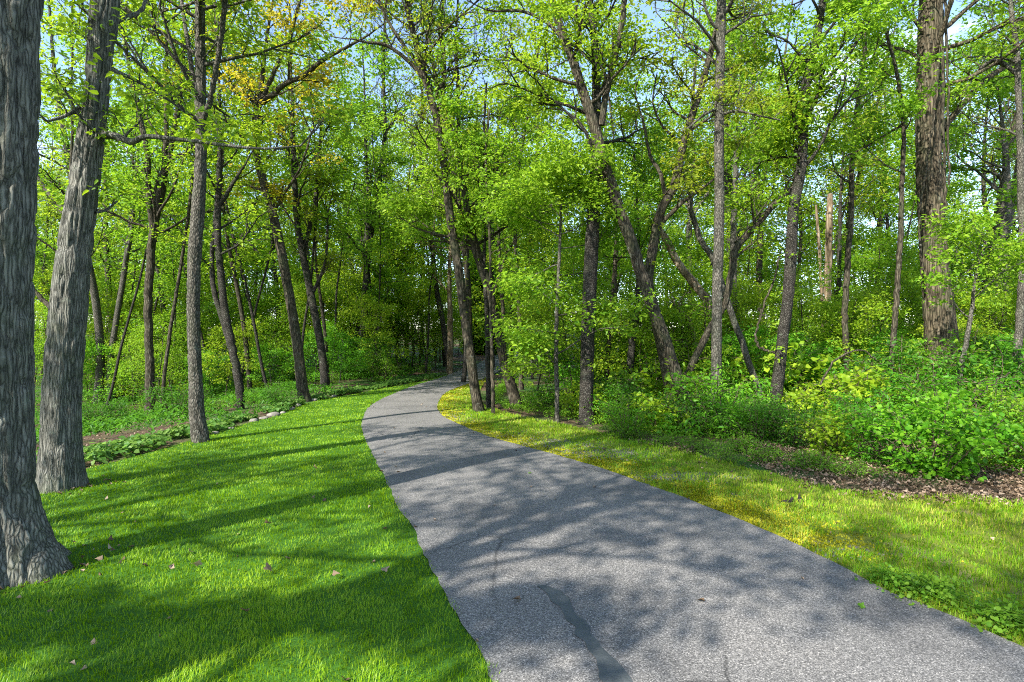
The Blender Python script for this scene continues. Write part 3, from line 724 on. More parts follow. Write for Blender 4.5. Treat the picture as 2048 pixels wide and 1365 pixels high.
# --- the woodland side
tree('cherry_tree', 'upright black footed trunk lit on one side, first past the bend trunks', [(1173, 847, 31), (1173, 800, 28), (1174, 740, 27), (1176, 660, 28), (1180, 560, 28), (1184, 480, 27), (1189, 390, 26), (1192, 300, 22), (1193, 200, 18), (1190, 100, 15)],
     None, 'bark_black', 'leaf_lime', params(size=.10, nl=12), ht=15, c0=6.0, nb=15, blen=2.6, seed=30, barkd=.012, sides=44, flare=(.15, .2, 3), ref='black footed trunk', epic=12)
tree('locust_tree', 'long furrowed trunk leaning far left over the shrubs, forking near its top', [(1388, 850, 27), (1368, 790, 26), (1348, 736, 25), (1328, 675, 25), (1308, 620, 25), (1290, 572, 25), (1277, 530, 24), (1264, 488, 24), (1250, 450, 24), (1237, 413, 23), (1222, 370, 23), (1210, 333, 22), (1195, 275, 21), (1179, 222, 20), (1163, 175, 19), (1148, 128, 17), (1125, 65, 15), (1107, 10, 14)],
     12.7, 'bark_brown', 'leaf_lime', params(size=.095, nl=11), ht=14, c0=6.8, nb=6, blen=1.9, seed=31, barkd=.016, sides=44, ref='long leaning trunk', epic=14,
     limbs=[dict(p=[(1203, 250, 13), (1212, 190, 13), (1222, 145, 12), (1238, 80, 12), (1250, 0, 11)], dd=-.3, nb=4, bl=2.0, ext=3), dict(p=[(1148, 130, 8), (1110, 60, 7), (1050, 24, 6), (985, 22, 4)], dd=.6, nb=5, bl=1.2, ext=1),
            dict(p=[(1140, 120, 7), (1165, 75, 6), (1150, 50, 6), (1155, 0, 5)], dd=.6, nb=3, bl=1.2, ext=1)])
tree('locust_tree', 'second stem rising from behind the long leaning trunk and bending right', [(1312, 640, 20), (1297, 565, 20), (1305, 500, 20), (1314, 455, 19), (1326, 412, 18), (1348, 374, 18), (1360, 320, 17), (1369, 280, 16), (1388, 220, 15), (1404, 170, 14), (1420, 110, 12), (1434, 50, 10)],
     13.4, 'bark_brown', 'leaf_olive', params(size=.095, nl=9, leafy=.8), ht=13, c0=6.2, nb=12, blen=2.2, seed=32, barkd=.010, sides=26, epic=10,
     limbs=[dict(p=[(1318, 450, 10), (1345, 425, 9), (1368, 402, 8), (1420, 365, 5)], dd=-.4, nb=4, bl=1.0, ext=.8), dict(p=[(1330, 400, 9), (1322, 350, 8), (1300, 310, 7), (1288, 250, 5)], dd=.5, nb=4, bl=1.2, ext=1.2)])
tree('ash_tree', 'straight slender grey trunk crossing the whole picture height', [(1432, 855, 27), (1432, 790, 22), (1433, 700, 21), (1434, 600, 21), (1437, 500, 21), (1439, 400, 20), (1438, 300, 20), (1439, 200, 19), (1441, 100, 19), (1443, 0, 18)],
     None, 'bark_ash', 'leaf_olive', params(size=.085, nl=7, leafy=.7), ht=15, c0=7.6, nb=10, blen=2.0, seed=33, barkd=.010, sides=40, flare=(.2, .2, 3), ref='straight grey trunk', epic=5,
     limbs=[dict(p=[(1439, 230, 6), (1475, 222, 5), (1520, 232, 4), (1560, 240, 3)], dd=-.5, nb=5, bl=.9), dict(p=[(1437, 215, 6), (1405, 232, 5), (1370, 262, 4)], dd=-.4, nb=4, bl=.9)])
tree('cherry_tree', 'dark crooked trunk with leafy creeper, second right of the straight grey trunk', [(1545, 850, 30), (1552, 790, 27), (1560, 730, 25), (1567, 664, 24), (1576, 598, 24), (1582, 510, 24), (1586, 430, 23), (1592, 390, 22), (1603, 333, 21), (1607, 246, 20), (1615, 143, 19), (1634, 77, 17), (1645, 0, 15)],
     None, 'bark_black', 'leaf_green', params(size=.10, nl=13), ht=14, c0=5.6, nb=17, blen=2.3, seed=34, barkd=.014, sides=40, ref='creeper trunk', epic=50,
     limbs=[dict(p=[(1610, 240, 8), (1650, 165, 7), (1690, 120, 6), (1725, 65, 5)], dd=-.5, nb=5, bl=1.2, ext=1), dict(p=[(1606, 330, 7), (1590, 300, 7), (1580, 240, 6), (1570, 190, 4)], dd=.5, nb=4, bl=1.0, ext=1)])
tree('cherry_tree', 'thin wavy trunk snaking rightward from behind the straight grey trunk', [(1396, 705, 15), (1420, 655, 14), (1445, 618, 14), (1456, 585, 14), (1464, 535, 14), (1474, 495, 14), (1510, 452, 14), (1548, 410, 13), (1586, 375, 12), (1600, 330, 9)],
     13.4, 'bark_brown', 'leaf_lime', params(size=.10, nl=10), ht=7.0, c0=3.6, nb=9, blen=1.4, seed=35)
tree('cherry_tree', 'pale curved limb bowing left from behind the straight grey trunk', [(1440, 560, 13), (1424, 514, 13), (1402, 482, 12), (1388, 440, 11), (1380, 415, 10), (1384, 370, 9)], 14.2, 'bark_ash', 'leaf_lime', params(size=.10, nl=9), ht=6.5, c0=4.6, nb=7, blen=1.2, seed=36)
tree('cherry_tree', 'slim trunk with a straggling foot, between the creeper and massive trunks', [(1696, 765, 13), (1694, 740, 13), (1691, 680, 13), (1690, 620, 13), (1694, 550, 13), (1696, 510, 13), (1701, 455, 12), (1703, 390, 12), (1706, 287, 11), (1716, 200, 10), (1728, 120, 9)],
     15.0, 'bark_brown', 'leaf_green', params(size=.10, nl=13), ht=12, c0=6.0, nb=14, blen=2.0, seed=37, ref='straggling trunk', epic=10)
tree('cherry_tree', 'slim dark trunk with a kinked top, just left of the massive ridged trunk', [(1776, 800, 15), (1780, 770, 14), (1784, 710, 13), (1788, 664, 13), (1793, 600, 13), (1797, 532, 12), (1802, 450, 12), (1803, 390, 11), (1807, 300, 10), (1806, 240, 9), (1793, 143, 8), (1773, 66, 7), (1765, 0, 6)],
     14.0, 'bark_brown', 'leaf_green', params(size=.10, nl=13), ht=12, c0=6.0, nb=9, blen=1.7, seed=38, ref='kinked slim trunk', epic=8,
     limbs=[dict(p=[(1806, 250, 5), (1770, 270, 5), (1720, 300, 4), (1690, 312, 3)], dd=.3, nb=4, bl=.8)])
tree('oak_tree', 'massive straight woodland trunk with ridged bark and hanging vines', [(1888, 760, 84), (1883, 700, 74), (1879, 640, 67), (1872, 560, 61), (1866, 480, 57), (1860, 400, 54), (1857, 300, 53), (1857, 200, 53), (1860, 100, 52), (1863, 0, 50)],
     15.5, 'bark_oak', 'leaf_green', params(size=.11, nl=12), ht=18, c0=8.6, nb=14, blen=4.0, seed=39, barkd=.026, sides=90, flare=(.12, .4, 4), ref='massive ridged trunk', epic=6,
     limbs=[dict(p=[(1885, 260, 14), (1920, 215, 12), (1965, 165, 11), (2015, 130, 9)], dd=1.0, nb=8, bl=1.4, ext=1.5)])
tree('cherry_tree', 'small pale bent trunk among shrubs right under the massive ridged trunk', [(1918, 765, 13), (1922, 735, 12), (1930, 700, 12), (1936, 664, 11), (1945, 610, 9)], 12.5, 'bark_ash', 'leaf_green', params(size=.09, nl=13), ht=4.2, c0=2.4, nb=12, blen=1.4, seed=40)
tree('ash_tree', 'broad pale trunk in sun behind shrubs, near the right photo edge', [(1990, 700, 34), (1996, 650, 31), (2003, 590, 28), (2008, 500, 26), (2012, 380, 22)], 19, 'bark_ash', 'leaf_green', params(size=.12, nl=13), ht=11, c0=4.8, nb=18, blen=2.6, seed=41, barkd=.012, sides=30)
tree('ash_tree', 'pale slim trunk at the right photo edge with bare twiggy top', [(2034, 720, 20), (2040, 640, 19), (2044, 540, 18), (2043, 400, 17), (2039, 256, 15), (2034, 110, 13), (2022, 20, 11)], 15, 'bark_ash', 'leaf_lime', params(size=.10, nl=8, leafy=.4, wander=.22), ht=12, c0=6.8, nb=16, blen=2.4, seed=42,
     limbs=[dict(p=[(2036, 150, 8), (1990, 120, 7), (1950, 150, 6), (1915, 205, 4)], dd=.5, nb=7, bl=1.1)])
tree('ash_tree', 'broken pale snag with a snapped bare top, between creeper and slim trunks', [(1653, 620, 16), (1656, 560, 16), (1658, 490, 15), (1659, 430, 14), (1660, 388, 11)], 21, 'bark_pale', 'leaf_lime', params(), ht=1, seed=43, crown=False)
tree('ash_tree', 'thin pale dead pole beside the broken pale snag', [(1644, 600, 7), (1640, 520, 7), (1634, 440, 6), (1632, 410, 4)], 22, 'bark_pale', 'leaf_lime', params(), ht=1, seed=44, crown=False)
tree('cherry_tree', 'stubby grey trunk behind shrubs, just right of the straight grey trunk', [(1476, 670, 18), (1471, 625, 17), (1467, 580, 15), (1466, 500, 13), (1470, 380, 11)], 19, 'bark_ash', 'leaf_green', params(size=.12, nl=13), ht=12, c0=4.6, nb=18, blen=2.6, seed=45)
tree('cherry_tree', 'thin young trunk on the grass edge, between bend trunks and black footed trunk', [(1115, 843, 10), (1114, 780, 9), (1112, 710, 9), (1113, 640, 8), (1117, 560, 7), (1120, 480, 6)], None, 'bark_ash', 'leaf_green', params(size=.10, nl=17, sl=.7, sw=.55, leafy=1.7), ht=6.0, c0=1.15, nb=26, blen=1.9, seed=46, elev=(-5, 25))
tree('cherry_tree', 'dark slanting stump-like stem in the thicket right of the black footed trunk', [(1256, 790, 16), (1260, 735, 15), (1265, 680, 14), (1272, 640, 12), (1276, 580, 10)], 15.5, 'bark_black', 'leaf_green', params(size=.10, nl=14), ht=7, c0=3.0, nb=14, blen=2.0, seed=47)
tree('cherry_tree', 'slim upright stem just behind and right of the black footed trunk', [(1217, 720, 9), (1220, 650, 9), (1228, 560, 9), (1232, 470, 8), (1230, 380, 7)], 17, 'bark_brown', 'leaf_green', params(size=.11, nl=13), ht=10, c0=4.0, nb=16, blen=2.2, seed=48)

# ------------------------------------------------------------------ repeated trees, saplings and shrubs
def copy_thing(src, loc, rz, sc, label, cat, group):
    e = empty(src['name'], loc, label, cat, group, rz, sc)
    for nm, me in src['parts']:
        o = bpy.data.objects.new(nm, me); col.objects.link(o); o.parent = e
    return e

def proto_tree(name, seed, ht, r0, bark, leaf, P, c0, nb, blen, elev=(5, 45), lean=.05, tmpl=LEAF_OVATE, fork=False):
    r = RS(seed); mb, sp = MB(), []; tw = mb
    k = 9; pts = [np.array([0, 0, -.3])]; dv = unit(np.array([r.randn() * lean, r.randn() * lean, 1]))
    for i in range(k):
        dv = unit(dv + np.array([r.randn() * .06, r.randn() * .06, .05])); pts.append(pts[-1] + dv * ht / k)
    C = catmull(np.array(pts), 4); R = np.interp(np.linspace(0, 1, len(C)), [0, .06, .5, 1], [r0 * 1.25, r0, r0 * .7, .012])
    tube(mb, C, R, 9)
    if fork:
        i = int(len(C) * .38); q = [C[i]]; dv = unit(np.array([r.randn(), r.randn(), 1.6]))
        for _ in range(5):
            dv = unit(dv + r.randn(3) * .08 + np.array([0, 0, .12])); q.append(q[-1] + dv * ht * .11)
        q = catmull(np.array(q), 3); tube(mb, q, np.linspace(R[i] * .75, .02, len(q)), 7)
        for c in range(5):
            p = q[r.randint(len(q) // 3, len(q))]; az = r.rand() * 6.28
            grow(tw, sp, p, np.array([math.cos(az), math.sin(az), .5]), blen * .7, .02, 0, r, P)
    ok = np.nonzero(C[:, 2] >= c0)[0]
    for q in range(nb):
        t = (q + r.rand()) / nb; i = ok[min(int(t * len(ok)), len(ok) - 1)]
        az = q * 2.4 + r.randn() * .4; el = math.radians(r.uniform(*elev))
        grow(tw, sp, C[i], np.array([math.cos(az) * math.cos(el), math.sin(az) * math.cos(el), math.sin(el)]),
             blen * r.uniform(.6, 1.15) * (1 - .55 * t), max(R[i] * .4, .008), 0, r, P)
    a = mb.mesh('trunk'); a.materials.append(M[bark])
    c = sprays_to_leaves('crown', sp, r, tmpl); c.materials.append(M[leaf])
    return dict(name=name, parts=[('trunk', a), ('crown', c)])

def proto_shrub(name, seed, h, w, nst, leaf, size, nl, bare=.25, tmpl=LEAF_OVATE):
    r = RS(seed); tw, sp = MB(), []
    for s in range(nst):
        az = r.rand() * 6.28; out = r.rand() ** .6
        top = np.array([math.cos(az) * out * w / 2, math.sin(az) * out * w / 2, h * (1.02 - .55 * out ** 2) * r.uniform(.75, 1.1)])
        a = np.array([math.cos(az) * .12 * out, math.sin(az) * .12 * out, -.08])
        mid = a * .4 + top * .6 + np.array([0, 0, h * .14]) + r.randn(3) * .06
        P = catmull(np.array([a, a * .75 + mid * .25 + r.randn(3) * .03, mid, top]), 4)
        tube(tw, P, np.linspace(.011, .003, len(P)), 5, cap=False)
        for t in np.linspace(bare, 1, 7):
            i = min(int(t * (len(P) - 1)), len(P) - 2)
            dd = unit(P[i + 1] - P[i]) * .6 + r.randn(3) * np.array([.9, .9, .3]); dd[2] = abs(dd[2]) * .3
            q = P[i] + unit(dd) * .16 * r.rand()
            e = q + unit(dd) * .18
            tube(tw, np.array([P[i], (P[i] + e) / 2 + [0, 0, .02], e]), np.array([.004, .003, .002]), 3, cap=False)
            sp.append([*q, *dd, .34 * r.uniform(.7, 1.3), .26 * r.uniform(.7, 1.3), nl * r.uniform(.5, 1.5), size])
    a = tw.mesh('stems'); a.materials.append(M['herb' if name == 'weed' else 'twig'])
    c = sprays_to_leaves('foliage', sp, r, tmpl, .6); c.materials.append(M[leaf])
    return dict(name=name, parts=[('stems', a), ('foliage', c)])

REF.sort()
ORD = 'first second third fourth fifth sixth seventh eighth ninth tenth eleventh twelfth thirteenth fourteenth fifteenth sixteenth seventeenth eighteenth nineteenth twentieth'.split()
def between(x):
    L = [q for q in REF if q[0] <= x]; R_ = [q for q in REF if q[0] > x]
    if not L: return 'beyond ' + R_[0][2]
    if not R_: return 'past ' + L[-1][2]
    return 'between ' + L[-1][2] + ' and ' + R_[0][2]

def place_all(items, group, cat):
    """items: (pixel x, depth, proto, scale, rotation, adjectives); gives every copy a label of its own"""
    by = {}
    for it in items: by.setdefault(between(it[0]) + '|' + it[5], []).append(it)
    for key, L in by.items():
        where, adj = key.split('|')
        L.sort(key=lambda q: abs(q[0] - 1000))
        for i, (x, d, pr, sc, rz, _) in enumerate(L):
            X = (x - 1024) / F * d
            lab = adj + ' ' + where + ('' if len(L) == 1 else ', ' + ORD[i] + ' from the driveway')
            copy_thing(pr, (X, d, float(G(X, d)) - .03), rz, sc, lab, cat, group)

pathc = (pA + pB) / 2
def off_path(X, Y, m): return np.min(np.hypot(pathc[:, 0] - X, pathc[:, 1] - Y)) > m

# far trees
r = RS(101)
FP = params(size=.15, nl=11, sl=.95, sw=.68, leafy=.75)
far = [proto_tree('forest_tree', 201, 17, .15, 'bark_brown', 'leaf_green', FP, 6.8, 18, 3.4),
       proto_tree('forest_tree', 202, 20, .17, 'bark_black', 'leaf_lime', FP, 8.5, 18, 3.6, fork=True),
       proto_tree('forest_tree', 203, 14, .10, 'bark_brown', 'leaf_lime', params(size=.15, nl=11, sl=.9, sw=.65, leafy=.75), 5.6, 18, 2.8, lean=.12),
       proto_tree('forest_tree', 204, 19, .16, 'bark_ash', 'leaf_green', FP, 7.5, 19, 3.4, fork=True),
       proto_tree('forest_tree', 205, 16, .12, 'bark_black', 'leaf_olive', params(size=.15, nl=9, sl=.9, sw=.65, leafy=.65), 6.8, 18, 3.0, lean=.10)]
items = []
far.append(proto_tree('forest_tree', 206, 13, .055, 'bark_black', 'leaf_green', params(size=.14, nl=11, sl=.85, sw=.6, n=(4, 3), leafy=.8), 4.5, 14, 2.2, lean=.08))
for i in range(26):
    for _ in range(30):
        x = (80 + 780 * (i + r.rand()) / 17) if i < 17 else (1080 + 1000 * (i - 17 + r.rand()) / 9); d = r.uniform(20, 34); X = (x - 1024) / F * d
        if off_path(X, d, 2.2) and not (X > -7.4 and d < 26 and x < 960): break
    items.append((x, d, far[5], r.uniform(.8, 1.2), r.rand() * 6.28, 'thin pole far tree'))
for x, d, k in ((842, 44, 0), (770, 46, 1), (700, 42, 3)): items.append((x, d, far[k], 1.0, r.rand() * 6.28, 'dense far tree'))
n = 70
for i in range(n):
    for _ in range(30):
        x = -120 + 2290 * (i + r.rand()) / n; d = r.choice([r.uniform(21, 32), r.uniform(30, 46), r.uniform(42, 60)])
        X = (x - 1024) / F * d
        if off_path(X, d, 2.2) and not (960 < x < 1075 and d > 24) and not (860 < x < 1010) and not (660 < x < 880 and d < 40): break
    k = r.randint(5)
    items.append((x, d, far[k], r.uniform(.8, 1.15), r.rand() * 6.28, ('slim far tree', 'tall forked far tree', 'leaning far tree', 'grey far tree', 'sparse far tree')[k]))
place_all(items, 'far trees standing deep in the wood', 'tree')

# bare-topped trees against the sky above the bend
BP = params(size=.13, nl=6, leafy=.22, wander=.24, n=(7, 4), lift=.12)
bare = [proto_tree('bare_tree', 231, 20, .14, 'bark_brown', 'leaf_olive', BP, 7, 26, 3.2, elev=(30, 70), fork=True),
        proto_tree('bare_tree', 232, 22, .15, 'bark_black', 'leaf_olive', BP, 8, 26, 3.0, elev=(30, 70))]
items = []
for x, d, k in ((945, 26, 0), (900, 31, 1), (985, 34, 1), (1050, 30, 0), (700, 30, 1), (1530, 24, 0), (1480, 27, 1), (1960, 22, 0), (1660, 28, 0), (640, 34, 0)):
    items.append((x, d, bare[k], r.uniform(.9, 1.1), r.rand() * 6.28, 'twiggy bare tree'))
place_all(items, 'half-bare trees reaching above the leaves', 'tree')

# leafy saplings of the understorey
SP_ = lambda **k: params(size=.092, nl=14, sl=.60, sw=.46, n=(4, 3), **k)
sap = [proto_tree('sapling', 301, 4.2, .035, 'bark_brown', 'leaf_lime', SP_(), .9, 15, 1.9, (-5, 30), .1),
       proto_tree('sapling', 302, 5.4, .045, 'bark_brown', 'leaf_green', SP_(), 1.2, 17, 2.1, (-5, 30), .1),
       proto_tree('sapling', 303, 3.0, .028, 'bark_ash', 'leaf_shrub', SP_(), .5, 13, 1.5, (-5, 30), .12),
       proto_tree('sapling', 304, 6.5, .05, 'bark_black', 'leaf_lime', SP_(), 1.8, 19, 2.2, (-5, 35), .08),
       proto_tree('sapling', 305, 4.6, .04, 'bark_brown', 'leaf_green', SP_(), .8, 16, 1.9, (-5, 30), .14)]
ADJ = ('lime sapling', 'green spreading sapling', 'low sapling', 'tall lime sapling', 'leafy leaning sapling')
OPEN = ((1875, 15.5, 190), (1434, 12.6, 50), (1300, 12.7, 75), (1180, 13.3, 55), (1570, 14.5, 90), (390, 10, 40), (298, 17, 30), (590, 18, 40), (470, 15, 35), (635, 21, 30))
items = []
def scatter(nn, x0, x1, d0, d1, kinds, sz=1.0):
    for i in range(nn):
        for _ in range(40):
            x = x0 + (x1 - x0) * (i + r.rand()) / nn; d = r.uniform(d0, d1)
            X = (x - 1024) / F * d
            if not off_path(X, d, 3.0): continue
            if x < 960 and X > -7.2 and d < 26: continue            # keep the lawn open
            if 955 < x < 1060 and d > 15: continue
            if any(d < b and abs(x - a) < wpx for a, b, wpx in OPEN): continue
            break
        else: continue
        k = kinds[r.randint(len(kinds))]
        items.append((x, d, sap[k], sz * r.uniform(.8, 1.2), r.rand() * 6.28, ADJ[k]))
scatter(14, 60, 950, 24, 27, (0, 2, 4), .8)
scatter(7, 650, 950, 27, 33, (0, 0, 3), 1.0)
scatter(18, 60, 950, 28.5, 33, (0, 1, 4), 1.15)
scatter(20, 60, 950, 34, 39, (0, 1, 3), 1.5)
scatter(20, 40, 950, 41, 50, (1, 3), 2.0)
scatter(12, 1060, 2100, 15, 16.5, (2, 2, 0), .75)
scatter(12, 1050, 2100, 17.5, 19.5, (0, 4), .85)
scatter(14, 1060, 2100, 21, 24, (0, 1, 4), 1.05)
scatter(14, 1060, 2100, 25.5, 30, (1, 3), 1.2)
scatter(14, 1060, 2100, 31, 38, (1, 3), 1.5)
for x, d, k in ((872, 33, 0), (893, 37, 4), (862, 39, 1), (915, 43, 0), (935, 47, 4), (905, 52, 3), (955, 56, 1), (1068, 30, 4), (1078, 38, 0), (1075, 48, 1)):
    items.append((x, d, sap[k], r.uniform(.9, 1.2), r.rand() * 6.28, ADJ[k]))
place_all(items, 'leafy saplings of the understorey', 'sapling')

# shrubs
shr = [proto_shrub('shrub', 401, 1.25, 1.9, 22, 'leaf_shrub', .062, 17),
       proto_shrub('shrub', 402, 1.0, 1.5, 18, 'leaf_lime', .070, 12, .25, LEAF_BROAD),
       proto_shrub('shrub', 403, 1.6, 1.7, 20, 'leaf_green', .062, 16),
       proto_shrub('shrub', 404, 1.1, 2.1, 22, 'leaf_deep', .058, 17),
       proto_shrub('shrub', 405, .55, 1.0, 14, 'herb', .060, 11, .1)]
SADJ = ('bright rounded shrub', 'small green shrub', 'upright leafy shrub', 'dark wide shrub', 'low pale herb clump')
items = []
# front row along the grass edge (pixel x of the foot, pixel y of the foot, kind, scale)
for x, y, k, s in ((1760, 925, 0, .85), (2030, 930, 2, .8), (1665, 905, 1, .85), (1590, 890, 3, .75), (1515, 882, 3, .80), (1455, 873, 0, .72), (1385, 868, 3, .80), (1318, 862, 1, .95),
                   (1250, 852, 0, .75), (1200, 842, 1, .8), (1150, 832, 1, .7), (1085, 818, 4, 1.2), (2120, 950, 0, 1.0), (1958, 925, 2, .85)):
    d = hit(x, y)[1]; items.append((x, d, shr[k], s, r.rand() * 6.28, SADJ[k]))
for x, y, k, s in ((1390, 905, 4, .55), (1450, 925, 4, .5), (1530, 925, 4, .55), (1600, 935, 4, .5), (1335, 895, 4, .5), (1280, 880, 4, .5), (1490, 905, 4, .6), (1640, 940, 4, .55), (1700, 950, 4, .45), (1230, 868, 4, .5)):
    d = hit(x, y)[1]; items.append((x, d, shr[k], s, r.rand() * 6.28, SADJ[k]))
for row, (d, nn, s) in enumerate(((11.2, 8, 1.0), (13.2, 13, 1.4), (15.8, 13, 1.65), (19.5, 12, 1.9))):
    for i in range(nn):
        x = 1090 + 70 * min(row, 1) + (2120 - 1090) * (i + r.rand()) / nn
        dd = d + r.uniform(-.8, .8); X = (x - 1024) / F * dd
        if not off_path(X, dd, 2.9): continue
        if X < 1.35 and dd < 15: continue
        k = (0, 1, 2, 3, 0, 3)[r.randint(6)]
        items.append((x, dd, shr[k], s * r.uniform(.55, 1.3), r.rand() * 6.28, SADJ[k]))
# left bank and the far side of the lawn
for i in range(15):
    x = 160 + 780 * (i + r.rand()) / 15; d = r.uniform(22, 30); X = (x - 1024) / F * d
    if off_path(X, d, 2.6): items.append((x, d, shr[(0, 2, 1, 4)[r.randint(4)]], r.uniform(.8, 1.15), r.rand() * 6.28, 'shrub'))
for x, y, s in ((690, 760, 1.1), (660, 770, .8), (740, 755, .9), (800, 752, .8), (850, 748, .7)):
    d = hit(x, y)[1] + 1.0; items.append((x, d, shr[4 if s < 1 else 0], s * 1.3, r.rand() * 6.28, 'lawn top bush'))
for i in range(9):
    x = 170 + 420 * (i + r.rand()) / 9; d = r.uniform(15, 20)
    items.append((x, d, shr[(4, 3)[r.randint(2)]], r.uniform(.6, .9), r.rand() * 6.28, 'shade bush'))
place_all(items, 'shrubs along the wood edge', 'shrub')
big = proto_shrub('shrub', 411, 1.30, 2.3, 34, 'leaf_shrub', .064, 22, .22, LEAF_BROAD)
c = hit(1862, 948)
copy_thing(big, (c[0], c[1], c[2] - .02), .4, .92, 'largest bright-green bush standing in front of the massive ridged trunk, arching over brown leaves', 'shrub', None)

# ------------------------------------------------------------------ undergrowth that nobody could count
def herbs(name, P, size, r, mat, h, per=5, tmpl=LEAF_OVATE):
    k = np.repeat(np.arange(len(P)), per); n = len(k)
    az = r.rand(n) * 6.28
    o = np.stack([np.cos(az), np.sin(az), np.zeros(n)], 1)
    pos = P[k] + o * r.uniform(.01, .10, (n, 1)); pos[:, 2] += h * r.uniform(.25, 1.1, n) * (.5 + noise3(np.c_[pos[:, :2] * .9, pos[:, 2] * 0], 77)[:])
    nr = o * .45 + r.randn(n, 3) * .3; nr[:, 2] += 1
    return link(name, leaf_mesh(name, pos, nr, o + r.randn(n, 3) * .3, size * r.uniform(.6, 1.3, n), tmpl), M[mat], kind='stuff')
r = RS(51)
pts = strip_pts(edge([(2300, 990), (2048, 975), (1850, 965), (1700, 962), (1560, 938), (1450, 915), (1350, 890), (1250, 870), (1150, 848), (1060, 832), (1000, 815), (990, 790)], n=200),
                edge([(2300, 830), (2048, 830), (1850, 825), (1700, 820), (1560, 815), (1450, 810), (1350, 805), (1250, 800), (1150, 790), (1080, 780), (1040, 770), (1020, 760)], n=200), 5200, r)
dens = noise3(np.c_[pts[:, :2] * .8, pts[:, 2] * 0], 61) + .35 * (1 - smooth((pts[:, 0] - 2.5) / 3.5)) * 1.0
pts = pts[dens > .56]; pts[:, 2] = G(pts[:, 0], pts[:, 1])
herbs('undergrowth', pts, .055, r, 'herb', .20, 6)
p2 = np.stack([r.uniform(2, 26, 6000), r.uniform(10.5, 30, 6000), np.zeros(6000)], 1)
p2 = p2[(p2[:, 0] < p2[:, 1] * .95)]
p2 = p2[[off_path(a, b, 2.4) for a, b in p2[:, :2]]]; p2[:, 2] = G(p2[:, 0], p2[:, 1])
herbs('wood_undergrowth', p2, .10, r, 'leaf_shrub', .45, 6)
# shady left bank: green cover, thinner where the brown leaves show
p3 = np.stack([r.uniform(-44, -5, 30000), r.uniform(7, 46, 30000), np.zeros(30000)], 1)
lx = np.interp(p3[:, 1], lawn_far[:, 1], lawn_far[:, 0]); lx = np.where(p3[:, 1] > 25, np.interp(p3[:, 1], path_L[:, 1], path_L[:, 0]) - .3, lx)
p3 = p3[(p3[:, 0] < lx - .35) & (p3[:, 0] > -p3[:, 1] * 1.0 - 1)]
bank = noise3(np.c_[p3[:, :2] * .30, p3[:, 2] * 0], 63) + .25 * smooth((p3[:, 1] - 15) / 4) 
p3 = p3[bank > .53]; p3[:, 2] = G(p3[:, 0], p3[:, 1])
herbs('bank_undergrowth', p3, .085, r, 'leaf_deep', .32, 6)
# pale leafy ground cover in a strip along the lawn edge
r = RS(52)
i = r.randint(0, len(lawn_far), 4200); q = lawn_far[i].copy()
q = q[(q[:, 1] > 6.5) & (q[:, 1] < 29)]
wd = np.interp(q[:, 1], [6, 8, 11, 14, 30], [1.3, 1.2, .7, .5, .9])
q[:, 0] += -np.abs(r.rand(len(q))) * wd - .06; q[:, 1] += r.uniform(.0, .35, len(q))
q = q[(noise3(np.c_[q[:, :2] * 1.3, q[:, 2] * 0], 64) > .47)]
q[:, 2] = G(q[:, 0], q[:, 1])
herbs('ground_cover', q, .085, r, 'hosta', .15, 5, LEAF_BROAD)

# far wood closing the view, read as one mass
r = RS(53)
sp = []
for i in range(25000):
    d = r.uniform(46, 100); x = r.uniform(-250, 2300)
    if i > 24000: x = r.uniform(985, 1080); d = r.uniform(77, 110); X = (x - 1024) / F * d
    if 990 < x < 1075 and d < 77: continue
    top = 11 + 12 * noise3(np.array([[X * .09, d * .05, 0.]]), 71)[0]
    z = G(X, d) + top * r.rand() ** 1.25
    az = r.rand() * 6.28
    sp.append([X, d, z, math.cos(az), math.sin(az), 0, 2.0, 1.4, 20, .40])
link('far_woods', sprays_to_leaves('far_woods', sp, r), M['leaf_green'], kind='stuff')

# ------------------------------------------------------------------ vines, snags, stones, leaves, weeds
def vine(pts, d, label, seed, dd=0.0):
    r = RS(seed); p = np.array(pts, float); dep = d + dd * np.linspace(0, 1, len(p))
    W = np.array([px(x, y, q) for (x, y, w), q in zip(p, dep)]); R = p[:, 2] / 2 / F * dep
    C = catmull(np.c_[W, R], 7); o = C[0, :3].copy(); C[1:-1, :3] += r.randn(len(C) - 2, 3) * .012
    mb = MB(); tube(mb, C[:, :3] - o, C[:, 3], 7)
    ob = link('vine', mb.mesh('vine'), M['bark_brown'], loc=tuple(o)); tag(ob, label, 'vine', 'woody vines in the wood')
vine([(1890, 420, 6), (1889, 330, 6), (1886, 240, 6), (1887, 150, 6), (1882, 40, 7), (1884, -40, 7)], 14.85, 'thick vine hanging straight down the massive ridged trunk, nearer its bark', 1)
vine([(1898, 370, 4), (1896, 270, 4), (1897, 170, 4), (1892, 60, 5), (1890, -40, 5)], 14.8, 'thin outer vine hanging just clear of the massive ridged trunk', 2)
vine([(1845, 540, 4), (1838, 440, 4), (1850, 350, 4), (1862, 270, 4), (1872, 180, 4), (1880, 90, 4)], 14.9, 'vine winding aslant across the face of the massive ridged trunk', 3)
vine([(1556, 705, 6), (1530, 700, 5), (1513, 685, 5), (1514, 655, 4), (1528, 610, 4), (1548, 560, 4), (1562, 500, 4)], 13.6, 'looping vine that curls left of the creeper trunk', 4, .4)
vine([(1640, 770, 4), (1672, 720, 4), (1720, 700, 3), (1752, 720, 3)], 12.0, 'thin arching bramble cane over shrubs near the straggling trunk', 5)
vine([(1985, 930, 5), (1972, 890, 4), (1960, 868, 4), (1952, 845, 3)], hit(1985, 930)[1], 'dry tan cane leaning out of the shrubs near the right photo edge', 6)
vine([(1880, 880, 4), (1930, 815, 4), (1985, 770, 3), (2020, 745, 3)], 9.0, 'long pale cane arching above the largest bright-green bush', 7)

